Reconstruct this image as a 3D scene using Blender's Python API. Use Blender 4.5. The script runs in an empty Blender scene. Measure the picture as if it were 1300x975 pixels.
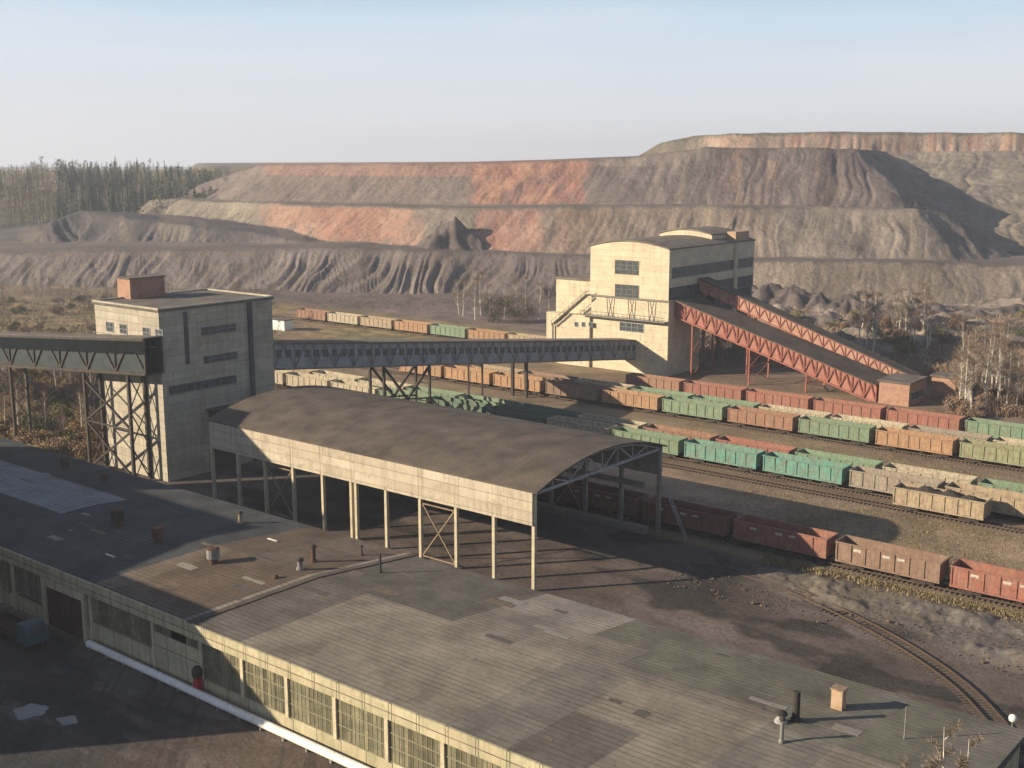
import bpy, math, random
import numpy as np
from mathutils import Vector, Matrix
R = math.radians
random.seed(7)
S = bpy.context.scene
C = S.collection
# ------------------------------------------------------------------ camera
# world axes: +X runs along the railway towards the near right, +Y across the tracks, away to the right
FPX = 1471.; CX = 650.; CY = 487.5; HOR = 205.; HC = 49.
TH = math.atan((CY-HOR)/FPX); PSI = R(38.7)
cd = bpy.data.cameras.new('camera'); cam = bpy.data.objects.new('camera', cd); C.objects.link(cam)
cam.location = (0, 0, HC); cam.rotation_euler = (math.pi/2-TH, 0, PSI)
cd.sensor_width = 36; cd.lens = FPX/1300*36; cd.clip_start = .5; cd.clip_end = 30000
S.camera = cam
# ------------------------------------------------------------------ sky and sun
SUN_EL = R(20.5); SUN_AZ = R(220)          # azimuth clockwise from +Y
w = bpy.data.worlds.new('World'); S.world = w; w.use_nodes = True
nt = w.node_tree; nt.nodes.clear()
sky = nt.nodes.new('ShaderNodeTexSky'); sky.sky_type = 'NISHITA'; sky.sun_disc = False
sky.sun_elevation = SUN_EL; sky.sun_rotation = SUN_AZ; sky.altitude = 200
sky.air_density = 1.0; sky.dust_density = .3; sky.ozone_density = 5.0
bg = nt.nodes.new('ShaderNodeBackground'); bg.inputs[1].default_value = .05
wo = nt.nodes.new('ShaderNodeOutputWorld')
tc = nt.nodes.new('ShaderNodeTexCoord'); mp = nt.nodes.new('ShaderNodeMapping'); mp.inputs['Scale'].default_value = (1.2, 1.2, 9)
cn = nt.nodes.new('ShaderNodeTexNoise'); cn.inputs['Scale'].default_value = 1.6; cn.inputs['Detail'].default_value = 6; cn.inputs['Roughness'].default_value = .55
cr = nt.nodes.new('ShaderNodeMapRange'); cr.inputs[1].default_value = .40; cr.inputs[2].default_value = .68; cr.inputs[3].default_value = 0; cr.inputs[4].default_value = .5
mx = nt.nodes.new('ShaderNodeMixRGB'); mx.inputs[2].default_value = (9.4, 9.4, 9.9, 1)
L = nt.links.new
L(tc.outputs['Generated'], mp.inputs[0]); L(mp.outputs[0], cn.inputs[0]); L(cn.outputs[0], cr.inputs[0]); L(cr.outputs[0], mx.inputs[0])
# thin milky veil low over the horizon, bluer and thinner higher up
sz = nt.nodes.new('ShaderNodeSeparateXYZ'); L(tc.outputs['Generated'], sz.inputs[0])
vc = nt.nodes.new('ShaderNodeValToRGB'); L(sz.outputs[2], vc.inputs[0]); vc.color_ramp.interpolation = 'EASE'
e_ = vc.color_ramp.elements; e_[0].position = 0; e_[0].color = (.72, .72, .76, 1); e_[1].position = .17; e_[1].color = (.52, .70, .84, 1)
vs_ = nt.nodes.new('ShaderNodeVectorMath'); vs_.operation = 'SCALE'; vs_.inputs[3].default_value = 12.4; L(vc.outputs[0], vs_.inputs[0])
vf = nt.nodes.new('ShaderNodeMapRange'); vf.interpolation_type = 'SMOOTHSTEP'; vf.inputs[1].default_value = .11; vf.inputs[2].default_value = .19; vf.inputs[3].default_value = .93; vf.inputs[4].default_value = .0; L(sz.outputs[2], vf.inputs[0])
vm = nt.nodes.new('ShaderNodeMixRGB'); L(vf.outputs[0], vm.inputs[0]); L(sky.outputs[0], vm.inputs[1]); L(vs_.outputs[0], vm.inputs[2])
L(vm.outputs[0], mx.inputs[1]); L(mx.outputs[0], bg.inputs[0]); L(bg.outputs[0], wo.inputs[0])
sd = bpy.data.lights.new('sun', 'SUN'); sd.energy = 5.0; sd.angle = R(.55); sd.color = (1, .83, .60)
sun = bpy.data.objects.new('sun', sd); C.objects.link(sun)
sdir = Vector((math.sin(SUN_AZ)*math.cos(SUN_EL), math.cos(SUN_AZ)*math.cos(SUN_EL), math.sin(SUN_EL)))
sun.rotation_euler = sdir.to_track_quat('Z', 'Y').to_euler()
S.view_settings.view_transform = 'Standard'; S.view_settings.look = 'None'; S.view_settings.gamma = 1
S.view_settings.exposure = .84
S.render.engine = 'CYCLES'
S.cycles.volume_bounces = 1; S.cycles.max_bounces = 6

# ------------------------------------------------------------------ photo geometry: pixel to world
fh = np.array([-math.sin(PSI), math.cos(PSI), 0]); rt = np.array([math.cos(PSI), math.sin(PSI), 0]); up0 = np.array([0, 0, 1.])
fw = fh*math.cos(TH)-up0*math.sin(TH); up = fh*math.sin(TH)+up0*math.cos(TH)
O = np.array([0, 0, HC])
def ray(x, y): return fw*FPX+rt*(x-CX)+up*(CY-y)
def gz(x, y, z=0):
    d = ray(x, y); return O+d*(z-HC)/d[2]
def gD(x, y, D):
    d = ray(x, y); return O+d*D/(d@fh)
def gv(x, y, v):
    d = ray(x, y); return O+d*v/d[1]
def gu(x, y, u):
    d = ray(x, y); return O+d*u/d[0]
def pr(p):
    p = np.array(p, float)-O; c = p@fw; return (CX+FPX*(p@rt)/c, CY-FPX*(p@up)/c)

# ------------------------------------------------------------------ noise for geometry
def vnoise(x, y, seed=0):
    xi = np.floor(x).astype(np.int64); yi = np.floor(y).astype(np.int64); xf = x-xi; yf = y-yi
    def h(a, b):
        n = (a*374761393+b*668265263+seed*982451653) & 0x7fffffff
        n = ((n ^ (n >> 13))*1274126177) & 0x7fffffff
        return ((n ^ (n >> 16)) & 0xffff)/65535.
    sx = xf*xf*(3-2*xf); sy = yf*yf*(3-2*yf)
    a = h(xi, yi); b = h(xi+1, yi); c = h(xi, yi+1); d = h(xi+1, yi+1)
    return (a*(1-sx)+b*sx)*(1-sy)+(c*(1-sx)+d*sx)*sy
def fbm(x, y, o=4, seed=0):
    s = 0; a = .5
    for i in range(o): s = s+a*vnoise(x*2**i, y*2**i, seed+i); a *= .5
    return s/(1-.5**o)

# ------------------------------------------------------------------ mesh helpers
WORLD = {}
class MB:
    def __init__(s): s.v = []; s.f = []; s.c = []
    def poly(s, pts, col=None):
        n = len(s.v); s.v += [tuple(p) for p in pts]; s.f.append(tuple(range(n, n+len(pts)))); s.c.append(col)
    def mesh(s, vs, fs, col=None):
        n = len(s.v); s.v += [tuple(p) for p in vs]
        for f in fs: s.f.append(tuple(n+i for i in f)); s.c.append(col)
    def box(s, x0, x1, y0, y1, z0, z1, col=None):
        if x0 > x1: x0, x1 = x1, x0
        if y0 > y1: y0, y1 = y1, y0
        if z0 > z1: z0, z1 = z1, z0
        s.mesh([(x0,y0,z0),(x1,y0,z0),(x1,y1,z0),(x0,y1,z0),(x0,y0,z1),(x1,y0,z1),(x1,y1,z1),(x0,y1,z1)],
               [(0,3,2,1),(4,5,6,7),(0,1,5,4),(1,2,6,5),(2,3,7,6),(3,0,4,7)], col)
        return s
    def beam(s, p, q, w=.2, h=None, col=None):
        h = h or w; p = Vector(p); q = Vector(q); d = (q-p).normalized()
        a = Vector((0,0,1)) if abs(d.z) < .95 else Vector((1,0,0))
        x = d.cross(a).normalized()*w/2; y = x.normalized().cross(d).normalized()*h/2
        s.mesh([p-x-y,p+x-y,p+x+y,p-x+y,q-x-y,q+x-y,q+x+y,q-x+y],
               [(0,3,2,1),(4,5,6,7),(0,1,5,4),(1,2,6,5),(2,3,7,6),(3,0,4,7)], col)
        return s
    def tube(s, p, q, r0, r1=None, n=8, cap=True, col=None):
        r1 = r0 if r1 is None else r1; p = Vector(p); q = Vector(q); d = (q-p).normalized()
        a = Vector((0,0,1)) if abs(d.z) < .95 else Vector((1,0,0))
        x = d.cross(a).normalized(); y = x.cross(d)
        vs = []
        for c, r in ((p, r0), (q, r1)):
            for i in range(n):
                t = 2*math.pi*i/n; vs.append(c+x*r*math.cos(t)+y*r*math.sin(t))
        fs = [(i, (i+1) % n, n+(i+1) % n, n+i) for i in range(n)]
        if cap: fs += [tuple(range(n))[::-1], tuple(range(n, 2*n))]
        s.mesh(vs, fs, col); return s
    def lathe(s, c, prof, n=14, col=None):
        vs = []
        for r, z in prof:
            for i in range(n):
                t = 2*math.pi*i/n; vs.append((c[0]+r*math.cos(t), c[1]+r*math.sin(t), c[2]+z))
        fs = []
        for k in range(len(prof)-1):
            for i in range(n): fs.append((k*n+i, k*n+(i+1) % n, (k+1)*n+(i+1) % n, (k+1)*n+i))
        fs += [tuple(range(n))[::-1], tuple((len(prof)-1)*n+i for i in range(n))]
        s.mesh(vs, fs, col); return s
    def data(s, name, m, off=(0,0,0), smooth=False):
        me = bpy.data.meshes.new(name)
        me.from_pydata([(a-off[0], b-off[1], c-off[2]) for a, b, c in s.v], [], s.f)
        if any(c is not None for c in s.c):
            at = me.color_attributes.new('Col', 'FLOAT_COLOR', 'CORNER')
            buf = []
            for f, c in zip(s.f, s.c):
                c = c or (1,1,1)
                buf += [c[0], c[1], c[2], 1]*len(f)
            at.data.foreach_set('color', buf)
        if smooth: me.polygons.foreach_set('use_smooth', [True]*len(me.polygons))
        me.materials.append(m); me.update(); return me
    def build(s, name, m, parent=None, smooth=False, origin=None):
        off = WORLD[parent.name] if parent else (origin or (0,0,0))
        o = bpy.data.objects.new(name, s.data(name, m, off, smooth)); C.objects.link(o)
        if parent: o.parent = parent
        else: o.location = off
        WORLD[o.name] = off
        return o
def tag(o, label, cat, group=None):
    o['label'] = label; o['category'] = cat
    if group: o['group'] = group
    return o
def thing(name, label, cat, loc=(0,0,0), group=None):
    o = bpy.data.objects.new(name, None); C.objects.link(o); o.location = loc; o.empty_display_size = .5
    WORLD[o.name] = tuple(float(a) for a in loc); return tag(o, label, cat, group)
def copy_tree(o, parent=None):
    c = o.copy(); C.objects.link(c)
    if parent: c.parent = parent
    for ch in list(o.children): copy_tree(ch, c)
    return c

# ------------------------------------------------------------------ materials
def newmat(name):
    m = bpy.data.materials.new(name); m.use_nodes = True; t = m.node_tree
    return m, t, t.nodes['Principled BSDF']
def noise(t, vec, scale, detail=5, rough=.6):
    n = t.nodes.new('ShaderNodeTexNoise'); n.inputs['Scale'].default_value = scale; n.inputs['Detail'].default_value = detail; n.inputs['Roughness'].default_value = rough
    if vec: t.links.new(vec, n.inputs[0])
    return n.outputs[0]
def ramp(t, src, a, b, lo=0., hi=1.):
    r = t.nodes.new('ShaderNodeMapRange'); r.inputs[1].default_value = a; r.inputs[2].default_value = b; r.inputs[3].default_value = lo; r.inputs[4].default_value = hi
    t.links.new(src, r.inputs[0]); return r.outputs[0]
def mix(t, fac, a, b, mode='MIX'):
    m = t.nodes.new('ShaderNodeMixRGB'); m.blend_type = mode
    for i, v in ((0, fac), (1, a), (2, b)):
        if hasattr(v, 'is_linked') or isinstance(v, bpy.types.NodeSocket): t.links.new(v, m.inputs[i])
        elif i == 0: m.inputs[0].default_value = v
        else: m.inputs[i].default_value = (*v, 1)
    return m.outputs[0]
def mapping(t, scale=(1,1,1), src='Object'):
    c = t.nodes.new('ShaderNodeTexCoord'); m = t.nodes.new('ShaderNodeMapping'); m.inputs['Scale'].default_value = scale
    t.links.new(c.outputs[src], m.inputs[0]); return m.outputs[0]
def bump(t, b, src, strength=.3, dist=.1):
    n = t.nodes.new('ShaderNodeBump'); n.inputs['Strength'].default_value = strength; n.inputs['Distance'].default_value = dist
    t.links.new(src, n.inputs['Height']); t.links.new(n.outputs[0], b.inputs['Normal'])
def math_(t, op, a, b=None):
    n = t.nodes.new('ShaderNodeMath'); n.operation = op
    for i, v in ((0, a), (1, b)):
        if v is None: continue
        if isinstance(v, bpy.types.NodeSocket): t.links.new(v, n.inputs[i])
        else: n.inputs[i].default_value = v
    return n.outputs[0]
def weathered(name, c1, c2, scale=.5, rough=.85, metal=0, streak=.35, dirt=(.08,.065,.05), bmp=.2, fine=6., wear=.5):
    """plain surface with blotches, vertical streaks and fine grain"""
    m, t, b = newmat(name)
    if max(c1) < .11: dirt = tuple(x*.6 for x in c1)
    v = mapping(t); base = mix(t, ramp(t, noise(t, v, scale), .35, .65), c1, c2)
    vs = mapping(t, (1.6, 1.6, .18)); st = ramp(t, noise(t, vs, 1.3, 6, .65), .5, .78, 0, streak)
    base = mix(t, st, base, dirt)
    sp = ramp(t, noise(t, v, scale*4, 8, .7), .56, .72, 0, wear*.6)
    base = mix(t, sp, base, dirt)
    fg = ramp(t, noise(t, v, fine, 4), .3, .7, .78, 1.15)
    g = t.nodes.new('ShaderNodeMixRGB'); g.blend_type = 'MULTIPLY'; g.inputs[0].default_value = 1
    t.links.new(base, g.inputs[1]); t.links.new(fg, g.inputs[2])
    t.links.new(g.outputs[0], b.inputs['Base Color']); b.inputs['Roughness'].default_value = rough; b.inputs['Metallic'].default_value = metal
    b.inputs['Specular IOR Level'].default_value = .25
    bump(t, b, noise(t, v, fine, 5), bmp, .05)
    return m
def panelled(name, c1, c2, pw, ph, joint=(.18,.15,.12), streak=.6, dirt=(.13,.105,.08), jw=.02, var=.18):
    """precast concrete panels: joints, per-panel tone, streaks, spalls"""
    m, t, b = newmat(name)
    tcn = t.nodes.new('ShaderNodeTexCoord'); sx = t.nodes.new('ShaderNodeSeparateXYZ'); t.links.new(tcn.outputs['Object'], sx.inputs[0])
    xy = math_(t, 'ADD', sx.outputs[0], sx.outputs[1])
    cb = t.nodes.new('ShaderNodeCombineXYZ'); t.links.new(xy, cb.inputs[0]); t.links.new(sx.outputs[2], cb.inputs[1])
    br = t.nodes.new('ShaderNodeTexBrick'); br.offset = 0; br.inputs['Scale'].default_value = 1; br.inputs['Brick Width'].default_value = pw; br.inputs['Row Height'].default_value = ph
    br.inputs['Mortar Size'].default_value = jw; br.inputs['Mortar Smooth'].default_value = .3; br.inputs['Bias'].default_value = 0
    br.inputs['Color1'].default_value = (1,1,1,1); br.inputs['Color2'].default_value = (1-var,1-var*1.1,1-var*1.2,1)
    t.links.new(cb.outputs[0], br.inputs['Vector'])
    v = tcn.outputs['Object']
    base = mix(t, ramp(t, noise(t, v, .35), .35, .65), c1, c2)
    base = mix(t, 1., base, br.outputs['Color'], 'MULTIPLY')
    vs = mapping(t, (1.5, 1.5, .14)); base = mix(t, ramp(t, noise(t, vs, 1.1, 7, .68), .48, .78, 0, streak), base, dirt)
    base = mix(t, ramp(t, noise(t, v, 1.1, 8, .72), .54, .68, 0, .6), base, tuple(d*1.6 for d in dirt))
    base = mix(t, ramp(t, noise(t, v, 5, 5, .7), .35, .75, 0, .22), base, dirt)
    base = mix(t, math_(t, 'MULTIPLY', br.outputs['Fac'], ramp(t, noise(t, v, .9), .35, .6, .3, 1)), base, joint)
    t.links.new(base, b.inputs['Base Color']); b.inputs['Roughness'].default_value = .9; b.inputs['Specular IOR Level'].default_value = .2
    h = math_(t, 'SUBTRACT', noise(t, v, 4, 5), br.outputs['Fac']); bump(t, b, h, .5, .03)
    return m
def brickmat(name, c1, c2):
    m, t, b = newmat(name)
    tcn = t.nodes.new('ShaderNodeTexCoord'); sx = t.nodes.new('ShaderNodeSeparateXYZ'); t.links.new(tcn.outputs['Object'], sx.inputs[0])
    xy = math_(t, 'ADD', sx.outputs[0], sx.outputs[1]); cb = t.nodes.new('ShaderNodeCombineXYZ'); t.links.new(xy, cb.inputs[0]); t.links.new(sx.outputs[2], cb.inputs[1])
    br = t.nodes.new('ShaderNodeTexBrick'); br.inputs['Scale'].default_value = 1; br.inputs['Brick Width'].default_value = .27; br.inputs['Row Height'].default_value = .09; br.inputs['Mortar Size'].default_value = .012
    br.inputs['Color1'].default_value = (*c1,1); br.inputs['Color2'].default_value = (*c2,1); br.inputs['Mortar'].default_value = (.3,.27,.23,1)
    t.links.new(cb.outputs[0], br.inputs['Vector'])
    base = mix(t, ramp(t, noise(t, tcn.outputs['Object'], .8, 7, .7), .45, .7, 0, .6), br.outputs['Color'], tuple(c*.45 for c in c1))
    t.links.new(base, b.inputs['Base Color']); b.inputs['Roughness'].default_value = .9
    bump(t, b, br.outputs['Fac'], -.3, .02); return m

M = {}
M['concrete'] = panelled('precast_concrete', (.56,.50,.39), (.47,.42,.33), 6.0, 1.2)
M['tower'] = panelled('tower_concrete', (.50,.46,.37), (.40,.37,.30), 6.0, 1.22, streak=.5)
M['cream'] = panelled('cream_render', (.66,.58,.42), (.56,.49,.36), 6.0, 1.5, streak=.35, jw=.012, var=.10)
M['shedwall'] = panelled('shed_fascia', (.54,.48,.33), (.40,.38,.26), 3.0, 3.1, streak=.65, dirt=(.14,.13,.06), jw=.05)
M['column'] = weathered('column_concrete', (.55,.47,.32), (.40,.36,.27), .8)
M['coldark'] = weathered('dark_concrete', (.26,.24,.21), (.18,.17,.15), .8)
M['vault'] = weathered('vault_roofing', (.066,.056,.048), (.125,.102,.083), .30, .95, streak=.2, dirt=(.040,.036,.032), bmp=.2, fine=4.5, wear=.9)
M['flatroof'] = weathered('bitumen_roofing', (.10,.09,.08), (.17,.15,.13), .3, .95, streak=0, bmp=.3, fine=3)
M['galroof'] = weathered('gallery_roofing', (.12,.10,.085), (.20,.175,.15), .4, .95, streak=0)
M['galsheet'] = weathered('grey_sheeting', (.26,.29,.30), (.36,.38,.38), .7, .7, .2, .45, dirt=(.05,.055,.06))
M['galmid'] = weathered('dull_sheeting', (.045,.056,.062), (.068,.08,.085), .7, .8, 0, .4, dirt=(.03,.035,.04)); M['galblack'] = weathered('shade_black_sheeting', (.008,.012,.014), (.014,.018,.020), .7, 1, 0)  # left gallery's shade put into these very dark sheet colours
M['galdark'] = weathered('dark_sheeting', (.06,.07,.075), (.10,.11,.11), .7, .7, .2)
M['steel'] = weathered('dark_steel', (.045,.042,.04), (.08,.065,.055), 1, .75, .3, bmp=.05)
M['steelgrey'] = weathered('grey_steel', (.27,.27,.26), (.17,.165,.16), 1, .6, .3, bmp=.05)
M['truss'] = weathered('truss_paint', (.36,.36,.36), (.24,.24,.25), 1, .7, 0, .3)
M['redsteel'] = weathered('red_oxide_steel', (.36,.13,.09), (.26,.09,.07), .8, .8, 0, .35, dirt=(.15,.06,.04), bmp=.05)
M['redsheet'] = weathered('faded_red_sheet', (.38,.18,.135), (.29,.13,.10), .5, .85, 0, .45, dirt=(.2,.1,.07))
M['palered'] = weathered('pale_red_sheet', (.42,.26,.20), (.33,.18,.13), .5, .85, 0, .45, dirt=(.2,.1,.07))
M['frame'] = weathered('olive_frames', (.27,.25,.17), (.20,.19,.13), 2, .8)
M['brick'] = brickmat('red_brick', (.33,.15,.09), (.42,.21,.13))
M['brickpale'] = brickmat('tan_brick', (.42,.26,.15), (.48,.32,.19))
M['rail'] = weathered('rail_steel', (.16,.11,.08), (.10,.075,.06), 3, .5, .5)
M['sleeper'] = weathered('old_sleepers', (.10,.075,.055), (.15,.12,.09), 3, .95)
M['black'] = weathered('dark_iron', (.03,.03,.03), (.055,.045,.04), 2, .8)
M['rust'] = weathered('rusty_iron', (.12,.06,.035), (.07,.04,.03), 2, .9)
M['white'] = weathered('white_insulation', (.82,.81,.77), (.70,.69,.64), .5, .7, 0, .1, wear=.15)
M['stencil'] = weathered('white_stencil', (.7,.68,.62), (.5,.48,.44), 3, .8)
M['coal'] = weathered('coal_load', (.03,.028,.027), (.06,.052,.046), 3, .95, bmp=.8, fine=5)
M['door'] = weathered('dark_red_gate', (.07,.025,.022), (.04,.02,.02), 1, .8)
M['redpaint'] = weathered('red_paint', (.45,.02,.02), (.28,.02,.02), 3, .6)
M['timber'] = weathered('old_timber', (.32,.24,.16), (.22,.16,.11), 2, .9)
def glassmat(name, c, rough=.25):
    m, t, b = newmat(name); v = mapping(t)
    base = mix(t, ramp(t, noise(t, v, 1.3, 6, .7), .4, .65), c, tuple(x*2.2+.02 for x in c))
    t.links.new(base, b.inputs['Base Color']); b.inputs['Roughness'].default_value = rough; return m
M['glass'] = glassmat('dirty_glass', (.03,.04,.045))
def profilit():
    m, t, b = newmat('channel_glass'); v = mapping(t)
    n1 = ramp(t, noise(t, v, .8, 6, .7), .4, .65)
    base = mix(t, n1, (.12,.12,.08), (.24,.21,.13))
    sx = t.nodes.new('ShaderNodeSeparateXYZ'); t.links.new(v, sx.inputs[0])
    wn = t.nodes.new('ShaderNodeTexWhiteNoise'); wn.noise_dimensions = '1D'; t.links.new(math_(t, 'FLOOR', math_(t, 'MULTIPLY', sx.outputs[0], 2.2)), wn.inputs['W'])
    g = ramp(t, wn.outputs[0], 0, 1, .45, 1.25); mm = t.nodes.new('ShaderNodeMixRGB'); mm.blend_type = 'MULTIPLY'; mm.inputs[0].default_value = 1
    t.links.new(base, mm.inputs[1]); t.links.new(g, mm.inputs[2]); t.links.new(mm.outputs[0], b.inputs['Base Color']); b.inputs['Roughness'].default_value = .4
    return m
M['profilit'] = profilit()
def wagonpaint():
    m, t, b = newmat('wagon_paint'); oi = t.nodes.new('ShaderNodeObjectInfo'); v = mapping(t)
    add = t.nodes.new('ShaderNodeVectorMath'); add.operation = 'ADD'; sc = t.nodes.new('ShaderNodeVectorMath'); sc.operation = 'SCALE'
    t.links.new(oi.outputs['Random'], sc.inputs[3]); sc.inputs[0].default_value = (91, 37, 53); t.links.new(sc.outputs[0], add.inputs[0]); t.links.new(v, add.inputs[1]); v = add.outputs[0]
    base = mix(t, ramp(t, noise(t, v, .7, 5), .35, .7, 0, .35), oi.outputs['Color'], (.30,.24,.18))
    base = mix(t, ramp(t, noise(t, v, 1.8, 9, .78), .48, .66, 0, .7), base, (.13,.07,.045))
    mpn = t.nodes.new('ShaderNodeMapping'); mpn.inputs['Scale'].default_value = (2, 2, .25); t.links.new(v, mpn.inputs[0])
    base = mix(t, ramp(t, noise(t, mpn.outputs[0], 1.8, 7, .72), .44, .72, 0, .75), base, (.10,.065,.05))
    t.links.new(base, b.inputs['Base Color']); b.inputs['Roughness'].default_value = .85; bump(t, b, noise(t, v, 5, 4), .15, .03); return m
M['wagon'] = wagonpaint()
def attrmat(name, extra):
    m, t, b = newmat(name); a = t.nodes.new('ShaderNodeAttribute'); a.attribute_name = 'Col'
    v = mapping(t); c = extra(t, v, a.outputs['Color'], b); t.links.new(c, b.inputs['Base Color']); b.inputs['Roughness'].default_value = .95
    b.inputs['Specular IOR Level'].default_value = .1; return m
def mul(t, base, f):
    g = t.nodes.new('ShaderNodeMixRGB'); g.blend_type = 'MULTIPLY'; g.inputs[0].default_value = 1
    t.links.new(base, g.inputs[1]); t.links.new(f, g.inputs[2]); return g.outputs[0]
def groundx(t, v, col, b):
    c = mul(t, col, ramp(t, noise(t, v, .12, 9, .68), .3, .7, .62, 1.35))
    c = mul(t, c, ramp(t, noise(t, v, 1.6, 6, .7), .3, .7, .72, 1.25))
    bump(t, b, noise(t, v, 1.2, 7, .7), .5, .3); return c
M['ground'] = attrmat('earth', groundx)
def heapx(t, v, col, b):
    c = mul(t, col, ramp(t, noise(t, v, .045, 8, .65), .3, .7, .72, 1.28))
    c = mul(t, c, ramp(t, noise(t, v, .6, 6, .7), .3, .7, .75, 1.22))
    bump(t, b, noise(t, v, .35, 8, .7), .8, 1.2); return c
M['heap'] = attrmat('spoil', heapx)
def roofx(t, v, col, b):
    sx = t.nodes.new('ShaderNodeSeparateXYZ'); t.links.new(v, sx.inputs[0])
    wob = math_(t, 'MULTIPLY', noise(t, v, .4, 3), .25)
    fr = math_(t, 'FRACT', math_(t, 'ADD', math_(t, 'DIVIDE', sx.outputs[1], .62), wob))
    line = ramp(t, fr, .0, .24, 1, 0)
    row = t.nodes.new('ShaderNodeTexWhiteNoise'); row.noise_dimensions = '2D'
    cb = t.nodes.new('ShaderNodeCombineXYZ'); t.links.new(math_(t, 'FLOOR', math_(t, 'DIVIDE', sx.outputs[1], .62)), cb.inputs[0]); t.links.new(math_(t, 'FLOOR', math_(t, 'DIVIDE', sx.outputs[0], 3.0)), cb.inputs[1]); t.links.new(cb.outputs[0], row.inputs['Vector'])
    c = mul(t, col, ramp(t, row.outputs[0], 0, 1, .95, 1.04))
    c = mul(t, c, ramp(t, noise(t, v, .25, 8, .68), .32, .68, .66, 1.25))
    c = mul(t, c, ramp(t, noise(t, v, 2.2, 6, .7), .3, .7, .85, 1.12))
    c = mix(t, ramp(t, noise(t, v, .9, 8, .75), .60, .68, 0, .5), c, (.05,.045,.04))
    lf = math_(t, 'MULTIPLY', line, ramp(t, noise(t, mapping(t, (.15, 1, 1)), .5, 5), .36, .58, .25, 1.0))
    c = mix(t, lf, c, (.035,.032,.03))
    c = mix(t, ramp(t, math_(t, 'FRACT', math_(t, 'DIVIDE', sx.outputs[0], 6.0)), 0, .02, .3, 0), c, (.05,.045,.04))
    bump(t, b, math_(t, 'SUBTRACT', noise(t, v, 2, 4), lf), .5, .05); return c
for q_ in ('shade_black_sheeting', 'dull_sheeting'): bpy.data.materials[q_].node_tree.nodes['Principled BSDF'].inputs['Specular IOR Level'].default_value = .05
M['shedroof'] = attrmat('sheet_roofing', roofx)
def leafmat(name, c1, c2):
    m, t, b = newmat(name); g = t.nodes.new('ShaderNodeNewGeometry'); oi = t.nodes.new('ShaderNodeObjectInfo')
    f = math_(t, 'FRACT', math_(t, 'ADD', g.outputs['Random Per Island'], oi.outputs['Random']))
    t.links.new(mix(t, f, c1, c2), b.inputs['Base Color']); b.inputs['Roughness'].default_value = .9; b.inputs['Specular IOR Level'].default_value = .1; return m
M['twig'] = leafmat('bare_twigs', (.13,.105,.08), (.25,.20,.15))
M['twigred'] = leafmat('reddish_twigs', (.18,.12,.085), (.30,.21,.14))
M['woodtwig'] = leafmat('grey_green_twigs', (.10,.10,.075), (.20,.195,.15))
M['birch'] = weathered('birch_bark', (.62,.58,.50), (.45,.41,.35), 2, .8)
M['bark'] = weathered('grey_bark', (.16,.13,.10), (.10,.085,.07), 2, .9)
M['needles'] = leafmat('needles', (.025,.045,.028), (.05,.075,.04))
M['olive'] = leafmat('olive_leaves', (.10,.11,.045), (.20,.19,.08))
M['dry'] = leafmat('dry_leaves', (.26,.19,.09), (.42,.31,.16))
M['grass'] = leafmat('dry_grass', (.16,.13,.07), (.30,.24,.14))

# ------------------------------------------------------------------ terrain
def P2(l): return [gD(*p) for p in l]
TIERS = [  # (crest outline, slope, gully depth, gully width, tier id)
 (P2([(-420,335,520),(0,322,480),(130,318,475),(300,318,470),(430,313,465),(540,318,455),(700,325,445),(860,330,437),(1000,330,430),(1150,332,425),(1300,337,420),(1800,345,420)]), .68, 1.5, 6., 0),
 (P2([(-420,330,560),(20,312,545),(51,299,545),(75,282,548),(112,268,555),(203,282,540),(305,292,520),(440,316,485),(560,328,470)]), .68, 1.7, 7., 1),
 (P2([(140,292,600),(180,270,600),(215,252,610),(262,257,590),(340,258,560),(530,264,500),(600,264,490),(700,263,480),(870,262,470),(1160,265,461),(1212,272,468),(1236,284,500),(1250,292,560),(1200,290,700)]), .68, .8, 9., 2),
 (P2([(225,250,665),(262,230,655),(300,215,645),(320,209,640),(400,209,610),(600,207,560),(750,203,540),(830,197,530),(900,187,525),(1000,188,522),(1090,189,521),(1108,191,600),(1120,193,700),(1125,194,900)]), .68, .9, 12., 3),
 (P2([(812,199,700),(835,188,700),(850,180,700),(880,173,700),(920,170,695),(1050,167,690),(1300,169,690),(1800,170,690)]), 1.1, 2.4, 12., 4),
 (P2([(1060,193,690),(1180,193,680),(1300,192,672),(1800,192,670)]), .20, 1.2, 18., 5),
 (P2([(-420,236,720),(0,236,720),(180,236,730),(270,226,780),(320,213,850)]), .24, 1.5, 20., 6),
]
CONES = [(575,272,474,1.0),(1003,360,398,.7),(1040,368,392,.7),(1075,371,388,.7),(975,357,402,.75),(1130,385,372,.6),(940,352,410,.6),(1190,400,345,.45),(1240,392,370,.45),(1290,385,380,.4),(330,352,455,.6),(655,355,440,.65),(690,362,425,.6),(720,350,440,.6)]
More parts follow.
